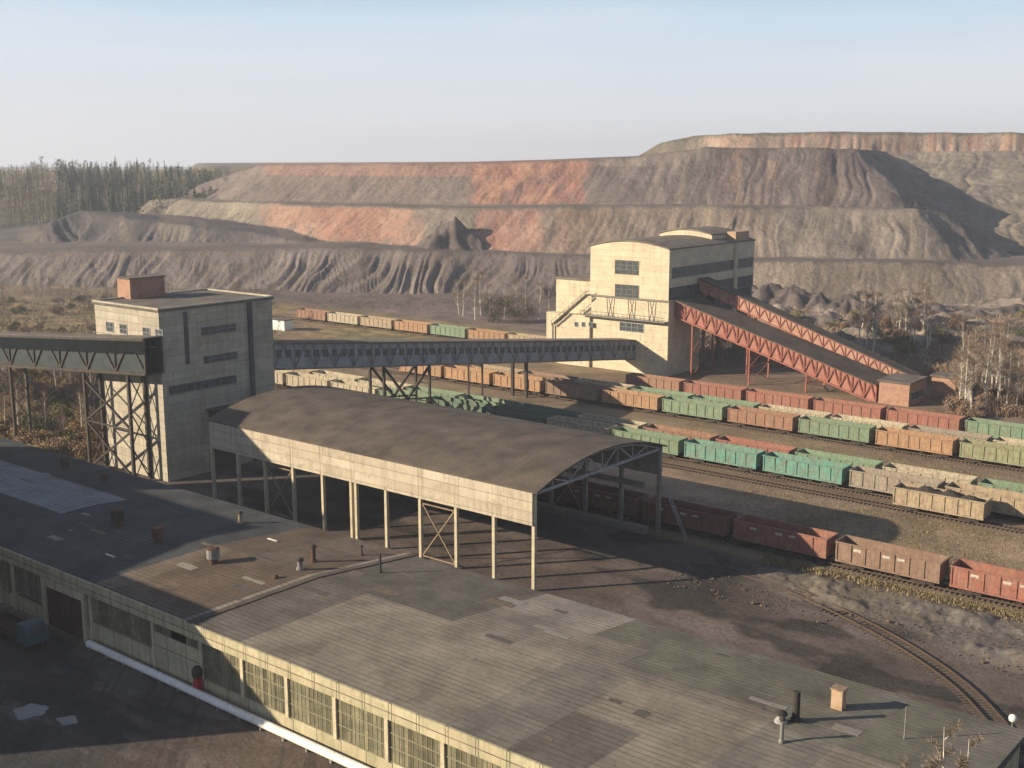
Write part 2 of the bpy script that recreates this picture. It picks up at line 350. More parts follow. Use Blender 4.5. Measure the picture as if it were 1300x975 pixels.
def heap_height(X, Y):
    Z = np.zeros_like(X)-.0; T = np.full(X.shape, -1); DD = np.zeros_like(X)
    wx = (fbm(X/40, Y/40, 3, 3)-.5)*14; wy = (fbm(X/40, Y/40, 3, 9)-.5)*14
    Xw = X+wx; Yw = Y+wy
    for pts, slope, ga, gw, tid in TIERS:
        pts = [np.array(p) for p in pts]
        far = [p.copy() for p in (pts[-1], pts[0])]
        for f in far: f[:2] = f[:2]*(2600/np.hypot(*f[:2]))
        ring = pts+far; n = len(ring); nopen = len(pts)-1
        best = np.full(X.shape, 1e9); wz = np.zeros_like(X); ws = np.zeros_like(X); zc = np.zeros_like(X); sp = np.zeros_like(X); inside = np.zeros(X.shape, bool); acc = 0
        for i in range(n):
            a = ring[i]; b = ring[(i+1) % n]; ex, ey = b[0]-a[0], b[1]-a[1]; l2 = ex*ex+ey*ey; ln = math.sqrt(l2)
            tt = np.clip(((Xw-a[0])*ex+(Yw-a[1])*ey)/l2, 0, 1)
            d = np.hypot(Xw-a[0]-tt*ex, Yw-a[1]-tt*ey)
            if i < nopen: q_ = 1/(d*d+4)**1.5; ws = ws+q_; wz = wz+q_*(a[2]+(b[2]-a[2])*tt)
            k = d < best
            best = np.where(k, d, best); zc = np.where(k, a[2]+(b[2]-a[2])*tt, zc); sp = np.where(k, acc+tt*ln, sp); acc += ln
            cond = ((a[1] > Yw) != (b[1] > Yw)) & (Xw < (b[0]-a[0])*(Yw-a[1])/((b[1]-a[1]) or 1e-9)+a[0])
            inside ^= cond
        d = np.where(inside, -best, best); zin = wz/ws; bl = np.clip(best/25, 0, 1); zc = np.where(inside, zc*(1-bl)+zin*bl, zc)
        q = sp+d*.25+(fbm(X/30, Y/30, 3, 44)-.5)*(24 if tid < 2 else 9)
        g = np.abs(vnoise(q/gw, q*0+tid*7.3, 5)-.5)*2; g2 = np.abs(vnoise(q/gw*2.6, d/60+tid, 15)-.5)*2
        big = vnoise(sp/gw/5, sp*0+2.2*tid, 25)
        g3 = np.abs(vnoise(q/gw*6.1, d/30+tid, 75)-.5)*2; gul = (1-g)**2*ga*(.2+1.7*big)+(1-g2)**2*ga*.6+(1-g3)**2*(.6 if tid < 2 else .25)
        prof = np.clip(d/6, 0, 1)
        latx = (X*rt[0]+Y*rt[1])/np.maximum(X*fh[0]+Y*fh[1], 1)
        if tid == 0: gul = gul*(1-.75*np.clip((latx-.0)/.12, 0, 1))*(1+.8*np.exp(-((latx+.12)/.07)**2))
        z = np.where(d <= 0, zc+np.minimum(-d, 80)*.004, zc-slope*d-gul*prof)
        edge = (vnoise(sp/9, sp*0+tid, 33)-.5)*1.0*np.clip(1-np.abs(d)/5, 0, 1)
        z = z+edge
        z = z+(fbm(X/4.5, Y/4.5, 4, 55)-.5)*1.3*np.clip(d/3, .25, 1)
        m = z > Z
        Z = np.where(m, z, Z); T = np.where(m, tid*10+(d > 1.0)*1, T); DD = np.where(m, d, DD)
    for x, y, D, sl in CONES:
        p = gD(x, y, D); r = np.hypot(X-p[0]+(fbm(X/7, Y/7, 3, 14)-.5)*7, Y-p[1]+(fbm(X/7, Y/7, 3, 24)-.5)*7); ang = np.arctan2(Y-p[1], X-p[0])
        z = p[2]-sl*r*(1+.12*np.sin(ang*7+x))+(fbm(X/3, Y/3, 3, 4)-.5)*1.2
        m = z > Z; Z = np.where(m, z, Z); T = np.where(m, 71, T)
    return Z, T, DD
def terrain():
    az = np.concatenate([np.linspace(-78, -27, 60, endpoint=False), np.linspace(-27, 27, 1000), np.linspace(27.5, 78, 60)])
    rr = np.concatenate([np.linspace(25, 70, 80, endpoint=False), np.linspace(70, 85, 14, endpoint=False), np.linspace(85, 150, 230, endpoint=False), np.linspace(150, 250, 90, endpoint=False), np.linspace(250, 395, 110, endpoint=False), np.linspace(395, 740, 330, endpoint=False),
                         np.linspace(740, 900, 40, endpoint=False), np.geomspace(900, 9000, 24)])
    A, RR = np.meshgrid(np.radians(az), rr)
    # heading is PSI counter-clockwise from +Y
    hx = np.sin(A-PSI)*RR/np.cos(np.clip(A, -1, 1)); hy = np.cos(A-PSI)*RR/np.cos(np.clip(A, -1, 1))
    X, Y = hx, hy
    k0 = int(np.searchsorted(rr, 320)); Zh = np.zeros_like(X); T = np.full(X.shape, -1); DD = np.zeros_like(X)
    Zh[k0:], T[k0:], DD[k0:] = heap_height(X[k0:], Y[k0:])
    f = fw; dep = X*fh[0]+Y*fh[1]; lat = X*rt[0]+Y*rt[1]; PX = CX+math.sqrt(FPX**2+(CY-HOR)**2)*lat/np.maximum(dep, 1)
    # gentle relief off the yard
    n = fbm(X/22, Y/22, 4, 11); n2 = fbm(X/5, Y/5, 4, 17)
    rough = np.clip((Y-255)/25, 0, 1)*(X > -190)+np.clip((-X-215)/20, 0, 1)*(Y > 90)
    rough = np.clip(rough, 0, 1)
    hump = np.clip((PX-930)/60, 0, 1)*np.clip((dep-285)/25, 0, 1)*np.clip((430-dep)/20, 0, 1)
    Z = (n-.45)*1.6*rough+(n2-.5)*.7*rough+hump*(np.abs(fbm(X/16, Y/16, 4, 41)-.5)*12+(n2-.5)*1.5-1)
    # rubble and mounds between the siding and the near wagons
    pit = np.exp(-(((X+62.5)/5)**2+((Y-115)/3.5)**2))
    Z = Z-pit*.9+np.exp(-(((X+66)/6)**2+((Y-119)/3)**2))*.8*n2*2
    rub = np.clip((X+62)/10, 0, 1)*np.clip((Y-118.5-(X+60)*-.16)/3, 0, 1)*np.clip((127.2-Y)/1.5, 0, 1)
    Z = Z+rub*(np.clip(fbm(X/4, Y/4, 4, 51)-.45, 0, 1)*2.2+(fbm(X/1.5, Y/1.5, 3, 52)-.5)*.35)
    heap = T >= 0
    Z = np.where(Zh > Z, Zh, Z)
    Z = np.where(RR > 1500, Z*np.clip(1-(RR-1500)/1500, 0, 1)-2, Z)
    # ---- ground and spoil colours, with the west yard's shade painted in
    col = np.zeros(X.shape+(3,))
    def setc(mask, c):
        mask = np.clip(mask, 0, 1)[..., None]; col[:] = col*(1-mask)+np.array(c)*mask
    setc(np.ones_like(X), (.155,.115,.085))
    lo = fbm(X/30, Y/12, 5, 61); hi = fbm(X/6, Y/3, 4, 71)
    setc((lo > .5)*.6*1., (.19,.15,.095))
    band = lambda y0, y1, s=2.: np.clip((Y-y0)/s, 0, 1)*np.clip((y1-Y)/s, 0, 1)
    setc(band(-500, 61), (.050,.045,.043)); setc(band(-500, 61)*np.clip((hi-.5)*10, 0, 1)*.7, (.035,.036,.038)); setc(band(-500, 61)*np.clip((fbm(X/9, Y/4, 4, 77)-.55)*10, 0, 1)*.7, (.11,.10,.095)); setc(band(-500, 61)*np.clip((X+84)/8, 0, 1)*.6, (.12,.09,.072)); setc(band(-500, 61)*np.clip((fbm((X+Y)/1.2, (X-Y)/30, 3, 87)-.6)*12, 0, 1)*.5, (.04,.036,.034))  # shade painted into the west yard, browner where the sun reaches
    setc(band(86, 128), (.085,.070,.064)); setc(band(86, 128)*np.clip((fbm(X/14, Y/5, 5, 78)-.47)*8, 0, 1)*.7, (.12,.10,.09))
    setc(band(86, 128)*np.clip((fbm(X/8, Y/4, 5, 79)-.56)*10, 0, 1)*.85, (.035,.032,.03))
    setc(pit*.8, (.035,.03,.028)); setc(rub*.8, (.13,.115,.10)); setc(rub*np.clip((fbm(X/1.2, Y/1.2, 4, 53)-.5)*10, 0, 1)*.6, (.15,.14,.125)); setc(rub*np.clip((lo-.5)*8, 0, 1)*.35, (.13,.105,.065))
    setc(band(132, 160)*.8, (.19,.14,.10)); setc(band(134, 158)*np.clip((X+72)/14, 0, 1)*.7, (.15,.122,.078)); setc(band(134, 158)*np.clip((hi-.5)*8, 0, 1)*np.clip((X+80)/14, 0, 1)*.5, (.19,.15,.085))
    setc(band(146, 156)*(lo > .47)*.6, (.28,.20,.14)); setc(band(136, 146)*(fbm(X/20, Y/1.2, 3, 81) > .5)*.5, (.08,.065,.055))
    setc(band(169, 188)*.75, (.20,.155,.10)); setc(band(169, 188)*(hi > .5)*.5, (.13,.11,.07)); setc(band(198, 206), (.12,.10,.075))
    for yy in (131.5, 160.2, 164.7, 169.6, 193, 198, 210.5): setc(np.exp(-((Y-yy)/1.6)**2)*.7, (.085,.068,.056))
    setc(np.clip((Y-250)/20, 0, 1)*.9, (.15,.125,.10)); setc(np.clip((Y-250)/20, 0, 1)*(lo > .52)*.7, (.20,.155,.125))
    setc(np.clip((Y-250)/20, 0, 1)*(hi > .58)*.5, (.10,.10,.06)); setc(hump*.7, (.10,.09,.085)); setc(hump*(lo > .52)*.8, (.24,.20,.165)); setc(hump*(hi > .6)*.6, (.055,.05,.05))
    lf = np.clip((-X-200)/20, 0, 1)*(Y > 80)*(dep < 400); setc(lf*.9, (.17,.125,.08)); setc(lf*(lo > .5)*.7, (.13,.12,.06)); setc(lf*(hi > .55)*.6, (.27,.19,.10))
    bn = np.clip((dep-300)/20, 0, 1)*(PX > 250)*(PX < 930)*np.clip((Y-262)/10, 0, 1); setc(bn*.85, (.105,.085,.08)); setc(bn*(fbm(X/30, Y/30, 3, 88) > .52)*.5, (.16,.125,.115))
    st = fbm(PX/9, dep/50, 4, 91); st2 = fbm(PX/30, dep/60, 4, 95)
    tid = T//10; slope_ = (T % 10) == 1
    base = {0:(.165,.142,.13), 1:(.115,.104,.106), 2:(.205,.175,.15), 3:(.18,.15,.137), 4:(.31,.23,.18), 5:(.22,.19,.155), 6:(.22,.19,.12), 7:(.12,.10,.095)}
    for k, c in base.items():
        setc((tid == k)*1., c); setc((tid == k)*slope_*np.clip((st-.5)*5, 0, 1)*.5, tuple(x*.68 for x in c)); setc((tid == k)*slope_*np.clip((st2-.52)*6, 0, 1)*.5, tuple(x*1.3 for x in c))
        if k < 4: setc((tid == k)*(~slope_)*(DD > -25)*.7, tuple(x*.75 for x in c))
    wob = (st2-.5)*60; ww = (fbm(PX/14, dep/9, 4, 99)-.5)
    zone = lambda a, b, s=14.: np.clip((PX+wob-a)/s, 0, 1)*np.clip((b-PX-wob)/s, 0, 1)
    red = (.29,.15,.115); org = (.35,.215,.16); pink = (.32,.195,.155)
    setc((tid == 2)*slope_*zone(328, 535)*np.clip((DD+1)/2, 0, 1)*np.clip(1.2-ww*2, 0, 1)*np.clip((24-DD-ww*20)/6, 0, 1)*.9, org)
    setc((tid == 2)*slope_*zone(400, 500)*(st > .5)*.6, red)
    setc((tid == 2)*slope_*zone(592, 695)*.85, pink); setc((tid == 2)*slope_*zone(595, 680)*(ww > .02)*.6, red)
    setc((tid == 2)*zone(690, 760)*slope_*.6, (.30,.20,.14)); setc((tid == 2)*slope_*zone(730, 1000)*.35, (.27,.20,.15))
    setc((tid == 3)*zone(315, 760)*(Z > 42)*.85, (.25,.16,.13)); setc((tid == 3)*zone(330, 560)*(Z < 42)*slope_*.7, (.16,.125,.115))
    setc((tid == 3)*zone(588, 748)*slope_*np.clip(.9+ww*2, 0, 1), (.29,.155,.12)); setc((tid == 3)*zone(600, 720)*slope_*(ww > .06)*.5, (.37,.235,.16))
    setc((tid == 3)*zone(745, 840)*slope_*(Z < 47)*.8, (.125,.105,.10)); setc((tid == 3)*zone(860, 895)*slope_*.7, (.11,.10,.09))
    setc((tid == 3)*zone(900, 1100)*(st > .54)*slope_*.45, (.145,.105,.095)); setc((tid == 3)*zone(900, 1000)*(ww > .08)*.5, (.33,.22,.16))
    setc((tid == 4)*(st > .56)*.5, (.30,.17,.12)); setc((tid == 4)*zone(700, 905)*.8, (.16,.15,.12)); setc((tid == 4)*(~slope_)*.8, (.13,.13,.09))
    setc((tid == 0)*zone(540, 800)*slope_*.5, (.155,.125,.115)); setc((tid == 0)*zone(870, 1800)*slope_*.7, (.245,.20,.155))
    setc((tid == 1)*(st2 > .55)*.5, (.20,.175,.14)); setc((tid == 2)*zone(150, 330)*.8, (.235,.205,.16))
    setc((tid == 6)*(lo > .5)*.7, (.26,.19,.12)); setc((tid == 6)*(hi > .55)*.6, (.10,.115,.06))
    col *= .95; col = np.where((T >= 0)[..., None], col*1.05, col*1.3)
    nr, na = X.shape
    V = np.stack([X, Y, Z], -1).reshape(-1, 3); colf = np.concatenate([col, np.ones(col.shape[:2]+(1,))], -1).reshape(-1, 4)
    def sub(name, r0, r1, m):
        V_ = V[r0*na:(r1+1)*na]; n_ = r1-r0+1
        i, j = np.meshgrid(np.arange(n_-1), np.arange(na-1), indexing='ij'); a = (i*na+j).ravel()
        F = np.stack([a, a+1, a+na+1, a+na], -1)
        me = bpy.data.meshes.new(name); me.vertices.add(len(V_)); me.vertices.foreach_set('co', V_.ravel().astype('f'))
        me.loops.add(F.size); me.loops.foreach_set('vertex_index', F.ravel().astype('i')); me.polygons.add(len(F))
        me.polygons.foreach_set('loop_start', (np.arange(len(F))*4).astype('i')); me.polygons.foreach_set('loop_total', np.full(len(F), 4, 'i'))
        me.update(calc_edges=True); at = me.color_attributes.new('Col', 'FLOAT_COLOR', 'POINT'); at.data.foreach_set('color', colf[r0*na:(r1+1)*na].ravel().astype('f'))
        me.polygons.foreach_set('use_smooth', np.ones(len(F), bool)); me.materials.append(m); me.validate()
        o = bpy.data.objects.new(name, me); C.objects.link(o); o['kind'] = 'structure'; return o
    k = int(np.searchsorted(rr, 385))
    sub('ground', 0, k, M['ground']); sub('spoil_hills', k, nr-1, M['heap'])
terrain()
b = MB(); n = 48
b.poly([(12000*math.cos(2*math.pi*i/n), 12000*math.sin(2*math.pi*i/n), -4.) for i in range(n)], (.15,.13,.09))
o = b.build('plain', M['ground']); o['kind'] = 'structure'
def gh(x, y):
    z, _, _ = heap_height(np.array([x], float), np.array([y], float)); return float(z[0])

# ------------------------------------------------------------------ windows
def win_v(parent, u0, u1, z0, z1, v, nm=3, glass='glass', frame='truss', sub=1):
    """window in a wall facing -Y (wall face at v)"""
    f = MB(); t = .1
    f.box(u0-t, u1+t, v-.08, v+.03, z1, z1+t).box(u0-t, u1+t, v-.12, v+.03, z0-t, z0).box(u0-t, u0, v-.08, v+.03, z0, z1).box(u1, u1+t, v-.08, v+.03, z0, z1)
    for i in range(1, nm): x = u0+(u1-u0)*i/nm; f.box(x-.04, x+.04, v-.07, v+.02, z0, z1)
    for i in range(1, sub+1): z = z0+(z1-z0)*i/(sub+1); f.box(u0, u1, v-.065, v+.015, z-.03, z+.03)
    w_ = f.build('window', M[frame], parent)
    MB().box(u0, u1, v-.03, v+.01, z0, z1).build('pane', M[glass], w_); return w_
def win_u(parent, v0, v1, z0, z1, u, nm=3, glass='glass', frame='truss', sub=1):
    """window in a wall facing +X (wall face at u)"""
    f = MB(); t = .1
    f.box(u-.03, u+.08, v0-t, v1+t, z1, z1+t).box(u-.03, u+.12, v0-t, v1+t, z0-t, z0).box(u-.03, u+.08, v0-t, v0, z0, z1).box(u-.03, u+.08, v1, v1+t, z0, z1)
    for i in range(1, nm): y = v0+(v1-v0)*i/nm; f.box(u-.02, u+.07, y-.04, y+.04, z0, z1)
    for i in range(1, sub+1): z = z0+(z1-z0)*i/(sub+1); f.box(u-.015, u+.065, v0, v1, z-.03, z+.03)
    w_ = f.build('window', M[frame], parent)
    MB().box(u-.01, u+.03, v0, v1, z0, z1).build('pane', M[glass], w_); return w_

# ------------------------------------------------------------------ long shed in the foreground
VW, VE, UW, UE = 60.8, 86.9, -175., -20.5
shed = thing('workshop_building', 'long low workshop with patched flat sheet roof and glazed wall in the foreground', 'building', (UW, VW, 0))
b = MB(); b.box(UW, UE, VW, VW+.35, 0, 1.6).box(UW, UE, VE-.5, VE-.15, 0, 6.3).box(UW, UW+.3, VW+.36, VE-.51, 0, 6.3).box(UE-.3, UE, VW+.36, VE-.51, 0, 6.3)
b.build('wall', M['shedwall'], shed)
VR = 74.6
def rz(v): return 6.95+.75*(1-abs(v-VR)/(VR-VW)) if v < VR else 6.95+.75*(1-(v-VR)/(VE-VR))
TAN = (.205,.185,.155); DK = (.125,.115,.10); BR = (.125,.095,.073); BR2 = (.15,.12,.095); BL = (.23,.245,.25); SHADE = (.066,.072,.076); OL = (.145,.14,.11); PAL = (.25,.23,.20); GR = (.165,.155,.135)
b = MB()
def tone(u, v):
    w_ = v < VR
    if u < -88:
        if -160 < u < -128 and 65 < v < 79: return BL if (v > 70.5 or u < -152) else SHADE
        if u < -104: return SHADE if (int(u/6) % 3) else (.078,.082,.084)  # left end darker and bluer, deepening the cast shadow in the roof colour
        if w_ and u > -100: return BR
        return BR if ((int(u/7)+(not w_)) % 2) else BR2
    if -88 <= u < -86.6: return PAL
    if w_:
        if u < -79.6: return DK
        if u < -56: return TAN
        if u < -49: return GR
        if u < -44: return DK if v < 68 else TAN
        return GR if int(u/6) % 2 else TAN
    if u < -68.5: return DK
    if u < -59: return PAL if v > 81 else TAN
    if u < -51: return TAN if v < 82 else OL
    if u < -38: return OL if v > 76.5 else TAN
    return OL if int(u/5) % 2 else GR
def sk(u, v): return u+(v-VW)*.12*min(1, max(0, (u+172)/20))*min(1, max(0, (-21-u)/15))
us = sorted(set([UW-.4, UE+.4]+list(np.arange(-172, -21, 3))+[-88, -86.6, -79.6, -68.5]))
vs = [VW-.45, 63, 65, 68, 70.5, VR, 76.5, 79, 81, 83, 85, VE+.25]
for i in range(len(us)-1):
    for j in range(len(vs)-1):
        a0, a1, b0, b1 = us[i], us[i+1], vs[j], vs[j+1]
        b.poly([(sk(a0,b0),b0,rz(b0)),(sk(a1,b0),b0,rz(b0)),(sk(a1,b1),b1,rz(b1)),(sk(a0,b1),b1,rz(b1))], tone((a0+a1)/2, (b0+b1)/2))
z0_ = 6.6
b.poly([(us[0],vs[0],z0_),(us[0],vs[-1],z0_),(us[-1],vs[-1],z0_),(us[-1],vs[0],z0_)], DK)
b.poly([(us[0],vs[0],z0_),(us[-1],vs[0],z0_),(us[-1],vs[0],rz(vs[0])),(us[0],vs[0],rz(vs[0]))], DK)
b.poly([(us[0],vs[-1],rz(vs[-1])),(us[-1],vs[-1],rz(vs[-1])),(us[-1],vs[-1],z0_),(us[0],vs[-1],z0_)], DK)
for uu in (us[0], us[-1]): b.poly([(uu, v, rz(v)) for v in vs]+[(uu, vs[-1], z0_), (uu, vs[0], z0_)], DK)
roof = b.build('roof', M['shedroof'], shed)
b = MB(); xs_ = (-87.2, -86.4); vv = [VW-.4, VR, VE+.2]
for k in range(2):
    y0, y1 = vv[k], vv[k+1]; b.mesh([(sk(xs_[i_], y_), y_, rz(y_)+dz_) for dz_ in (.02, .1) for i_, y_ in ((0, y0), (1, y0), (1, y1), (0, y1))], [(0,3,2,1),(4,5,6,7),(0,1,5,4),(2,3,7,6),(3,0,4,7),(1,2,6,5)])
b.build('roof_joint', M['vault'], roof)
b = MB()
for uu in np.arange(UW+.2, UE-5, 3.0): b.box(uu+.03, min(uu+2.97, UE-.1), VW-.5, VW-.28, 5.55, 6.98-.03*random.random())
b.build('eaves_panels', M['shedwall'], shed)
rp_ = random.Random(31)
fm = [weathered('felt_dark', (.07,.065,.06), (.10,.09,.08), 1.5, .95, streak=0), weathered('felt_pale', (.20,.19,.165), (.26,.24,.21), 1.5, .95, streak=0), weathered('felt_brown', (.12,.095,.07), (.16,.13,.10), 1.5, .95, streak=0)]
for i in range(46):
    u = rp_.uniform(-150, -24); v = rp_.uniform(VW+1, VE-2); w1 = rp_.uniform(.5, 3.4); w2 = rp_.uniform(.3, 1.1)
    if v < VR < v+w2: continue
    b = MB(); n_ = 9; top = []
    P_ = [(u, v), (u+w1*.5, v+rp_.uniform(-.1,.1)), (u+w1, v+rp_.uniform(-.1,.1)), (u+w1+rp_.uniform(-.15,.15), v+w2), (u+w1*.45, v+w2+rp_.uniform(-.12,.12)), (u+rp_.uniform(-.15,.15), v+w2)]
    e1 = .015+.004*(i % 3); b.poly([(a, c, rz(c)+e1) for a, c in P_]); b.poly([(a, c, rz(c)+.003) for a, c in P_][::-1])
    for k in range(6): (a, c), (d, e) = P_[k], P_[(k+1) % 6]; b.poly([(a, c, rz(c)+.003), (d, e, rz(e)+.003), (d, e, rz(e)+e1), (a, c, rz(c)+e1)])
    b.build('felt_patch', fm[rp_.randrange(3)], roof)
# pilasters and glazing
pil = [-122.7, -119.5, -113.2, -105.2, -104.0, -93.1, -85.6]+[round(-79.6+6.05*i, 2) for i in range(10)]
for p_ in pil: MB().box(p_-.2, p_+.2, VW-.22, VW+.36, 0 if p_ < -86 else 1.61, 5.54).build('pilaster', M['column'], shed)
def glazing(u0, u1, z0, z1, rails=1):
    b = MB()
    n_ = max(2, int((u1-u0)/.5))
    for i in range(n_+1): x = u0+(u1-u0)*i/n_; b.box(x-.02, x+.02, VW-.05, VW+.1, z0, z1)
    for i in range(rails+2): z = z0+(z1-z0)*i/(rails+1); b.box(u0, u1, VW-.07, VW+.12, z-.04, z+.04)
    g = b.build('window', M['frame'], shed)
    MB().box(u0, u1, VW-.01, VW+.05, z0+.06, z1-.06).build('pane', M['profilit'], g)
glazing(-104.9+1.2, -93.3, 2.6, 5.4); glazing(-119.2, -113.5, 2.2, 5.4); glazing(-122.5, -119.7, 1.8, 5.4)
for i in range(-1, 9): glazing(-79.6+6.05*i+.22, -79.6+6.05*(i+1)-.22, 1.72, 5.45, 2)
b = MB(); b.box(-103.8, -85.8, VW-.12, VW-.002, .7, 2.5).box(-92.9, -85.8, VW-.16, VW-.002, 2.51, 4.4); b.build('spandrel_panel', M['shedwall'], shed)
b = MB(); b.box(-112.6, -105.4, VW-.32, VW+.0, 4.5, 5.4).box(-113.2, -112.6, VW-.34, VW+.02, 0, 5.4).box(-105.4, -104.8, VW-.34, VW+.02, 0, 5.4); b.build('gate_frame', M['column'], shed)
for i in range(3):
    d = MB(); x = -112.5+i*2.35; d.box(x+.05, x+2.25, VW-.14, VW-.02, .05, 4.45).box(x+.1, x+2.2, VW-.2, VW-.15, 2.2, 2.35); d.build('gate', M['door'], shed)
glazing(-92.6, -90.4, 4.45, 5.4, 0); glazing(-87.9, -86.2, 4.45, 5.4, 0)
pipe = MB()
pipe.tube((-103.5, VW-.9, .55), (-25, VW-.9, .55), .38, n=14)
po = pipe.build('heating_pipe', M['white'], smooth=False, origin=(-103.5, VW-.9, 0)); tag(po, 'long white insulated pipe running along the foot of the workshop wall', 'pipe')
for k in range(26): MB().box(-103+3*k-.12, -103+3*k+.12, VW-1.25, VW-.55, 0, .3).build('support', M['coldark'], po)
rp = thing('alarm_post', 'dark red post with black top beside the white pipe at the wall', 'post', (*gz(252, 884)[:2], 0))
x_, y_ = gz(252, 884)[:2]
MB().box(x_-.3, x_+.3, y_-.25, y_+.25, 0, 2.0).build('post', M['redpaint'], rp); MB().lathe((x_, y_, 2.0), [(.42,0),(.5,.15),(.5,.7),(.3,.95)]).build('cap', M['black'], rp)

# things standing on the workshop roof
def on_roof(px, py):
    p = gz(px, py, 7.3)
    for _ in range(4): p = gz(px, py, rz(min(max(p[1], VW), VE)))
    return float(p[0]), float(p[1]), float(p[2])
def drum(px, py, r, h, label, m='black', cut=False):
    x, y, z = on_roof(px, py); t_ = thing('roof_ventilator', label, 'ventilator', (x, y, z), 'drum ventilators on the workshop roof')
    MB().lathe((x, y, z-.05), [(r*.62,0),(r*.62,h*.35)]).build('duct', M['rust'], t_)
    MB().lathe((x, y, z), [(r*.8,h*.30),(r*.93,h*.34),(r*.95,h*.90),(r*.9,h*.93)]).build('drum', M[m], t_)
    MB().lathe((x, y, z), [(r*1.0,h*.935),(r*.6,h*1.0)]).build('cap', M['rust'], t_)
drum(150, 668, .8, 2.2, 'large dark drum ventilator, tallest on the shaded part of the workshop roof')
drum(201, 688, .7, 1.8, 'dark rusty drum ventilator between the big black one and the sunlit one', 'rust')
drum(271, 715, .72, 1.7, 'sunlit tan and green drum ventilator on brown roofing', 'olivep' if 'olivep' in M else 'steelgrey')
drum(83, 596, .6, 1.7, 'small dark ventilator near the far edge of the shaded roof')
drum(133, 610, .55, 1.0, 'squat dark ventilator on the roof in front of the concrete tower')
def flue(px, py, r, h, label, m='rust', hood=True, name='flue_pipe'):
    x, y, z = on_roof(px, py); t_ = thing(name, label, 'flue', (x, y, z), 'flues on the workshop roof')
    MB().lathe((x, y, z-.05), [(r*1.7,0),(r*1.5,.25),(r,.35),(r,h)]).build('pipe', M[m], t_)
    if hood: MB().lathe((x, y, z+h), [(r*1.1,.05),(r*1.7,.08),(r*1.5,.22),(r*.4,.4)]).build('hood', M['black'], t_)
flue(305, 664, .22, 1.1, 'short tan flue beside the top corner of the big shadow', 'timber')
flue(398, 713, .24, 1.5, 'upright rusty flue in the middle group on the workshop roof')
flue(381, 723, .26, .9, 'low hooded flue just left of the upright rusty one', 'steelgrey')
flue(350, 734, .2, .45, 'stub of a flue lying low near the pale roof joint', hood=False)
flue(459, 705, .13, .8, 'thin short flue near the canopy side of the roof')
flue(483, 727, .12, 2.1, 'tall thin black flue standing by the pale roof joint', 'black', False)
flue(1010, 915, .28, 2.4, 'tall dark flue in front of the tan brick shaft', 'black', False)
flue(992, 943, .14, 1.7, 'thin pipe with pale hood at the near right of the roof', 'steelgrey')
flue(991, 917, .3, .6, 'squat pale flue touching the tall dark one', 'truss')
flue(1148, 938, .05, 2.6, 'thin rod mast on the roof right of the brick shaft', 'steelgrey', False, 'rod_mast')
x_, y_, z_ = on_roof(1064, 899); t_ = thing('brick_shaft', 'sunlit tan brick ventilation shaft at the far edge of the roof', 'shaft', (x_, y_, z_))
MB().box(x_-.45, x_+.45, y_-.4, y_+.4, z_-.1, z_+1.6).build('shaft', M['brickpale'], t_); MB().box(x_-.54, x_+.54, y_-.49, y_+.49, z_+1.603, z_+1.72).build('cap', M['timber'], t_)
for (px, py, l) in ((140, 706, 'pale plank lying on the shaded roof'), (346, 686, 'pale plank lying on the sunlit brown roof')):
    x_, y_, z_ = on_roof(px, py); o = MB().box(x_-.8, x_+.8, y_-.12, y_+.12, z_+.03, z_+.12).build('plank', M['stencil'], origin=(x_, y_, z_)); tag(o, l, 'plank')

# ------------------------------------------------------------------ buildings standing left of the frame (they shade the roof and the yard)
def block(name, label, u0, u1, v0, v1, h):
    t_ = thing(name, label, 'building', (u0, v0, 0)); MB().box(u0, u1, v0, v1, 0, h).build('wall', M['tower'], t_)
    r_ = MB().box(u0-.3, u1+.3, v0-.3, v1+.3, h+.003, h+.5).build('roof', M['flatroof'], t_)
    z = 3.
    while z < h-3:
        win_u(t_, v0+2, v1-2, z, z+1.6, u1, 6); win_v(t_, u0+2, u1-2, z, z+1.6, v0, 6); z += 4.
    return t_
block('boiler_house', 'tall concrete boiler house beyond the left edge of the yard', -190, -143, 12, 35.5, 29.5)
block('office_block', 'six storey concrete office block left of the yard', -128, -105, 25, 41, 17.5)
block('transfer_tower', 'concrete transfer tower at the left end of the conveyor gallery', -171, -156, 50, 76, 26.5)

# ------------------------------------------------------------------ concrete tower
TU0, TU1, TV0, TV1, TZ = -168, -150.7, 102.5, 124.4, 26.6
tw = thing('concrete_tower', 'tall grey concrete transfer tower with brick penthouse between two conveyor galleries', 'tower', (TU0, TV0, 0))
MB().box(TU0, TU1, TV0, TV1, 0, TZ).build('wall', M['tower'], tw)
b = MB(); b.box(TU0-.25, TU1+.25, TV0-.25, TV1+.25, TZ+.003, TZ+.35); rf = b.build('roof', M['flatroof'], tw)
b = MB(); b.box(TU0-.25, TU1+.25, TV0-.25, TV0+.1, TZ+.353, TZ+.6).box(TU0-.25, TU0+.1, TV0+.11, TV1+.25, TZ+.353, TZ+.6).box(TU1-.1, TU1+.25, TV0+.11, TV1+.25, TZ+.353, TZ+.55).box(TU0+.11, TU1-.11, TV1-.1, TV1+.25, TZ+.353, TZ+.6)
b.build('parapet', M['tower'], rf)
q = gz(166, 380, TZ+.35); x0, y0 = q[0], q[1]
pw_ = gv(150, 380, y0)[0]; pd_ = gu(210, 378, x0)[1]
pz = gv(166, 355, y0)[2]
MB().box(pw_, x0, y0, pd_, TZ+.353, pz).build('penthouse', M['brick'], tw); MB().box(pw_-.2, x0+.2, y0-.2, pd_+.2, pz+.003, pz+.2).build('penthouse_roof', M['flatroof'], tw)
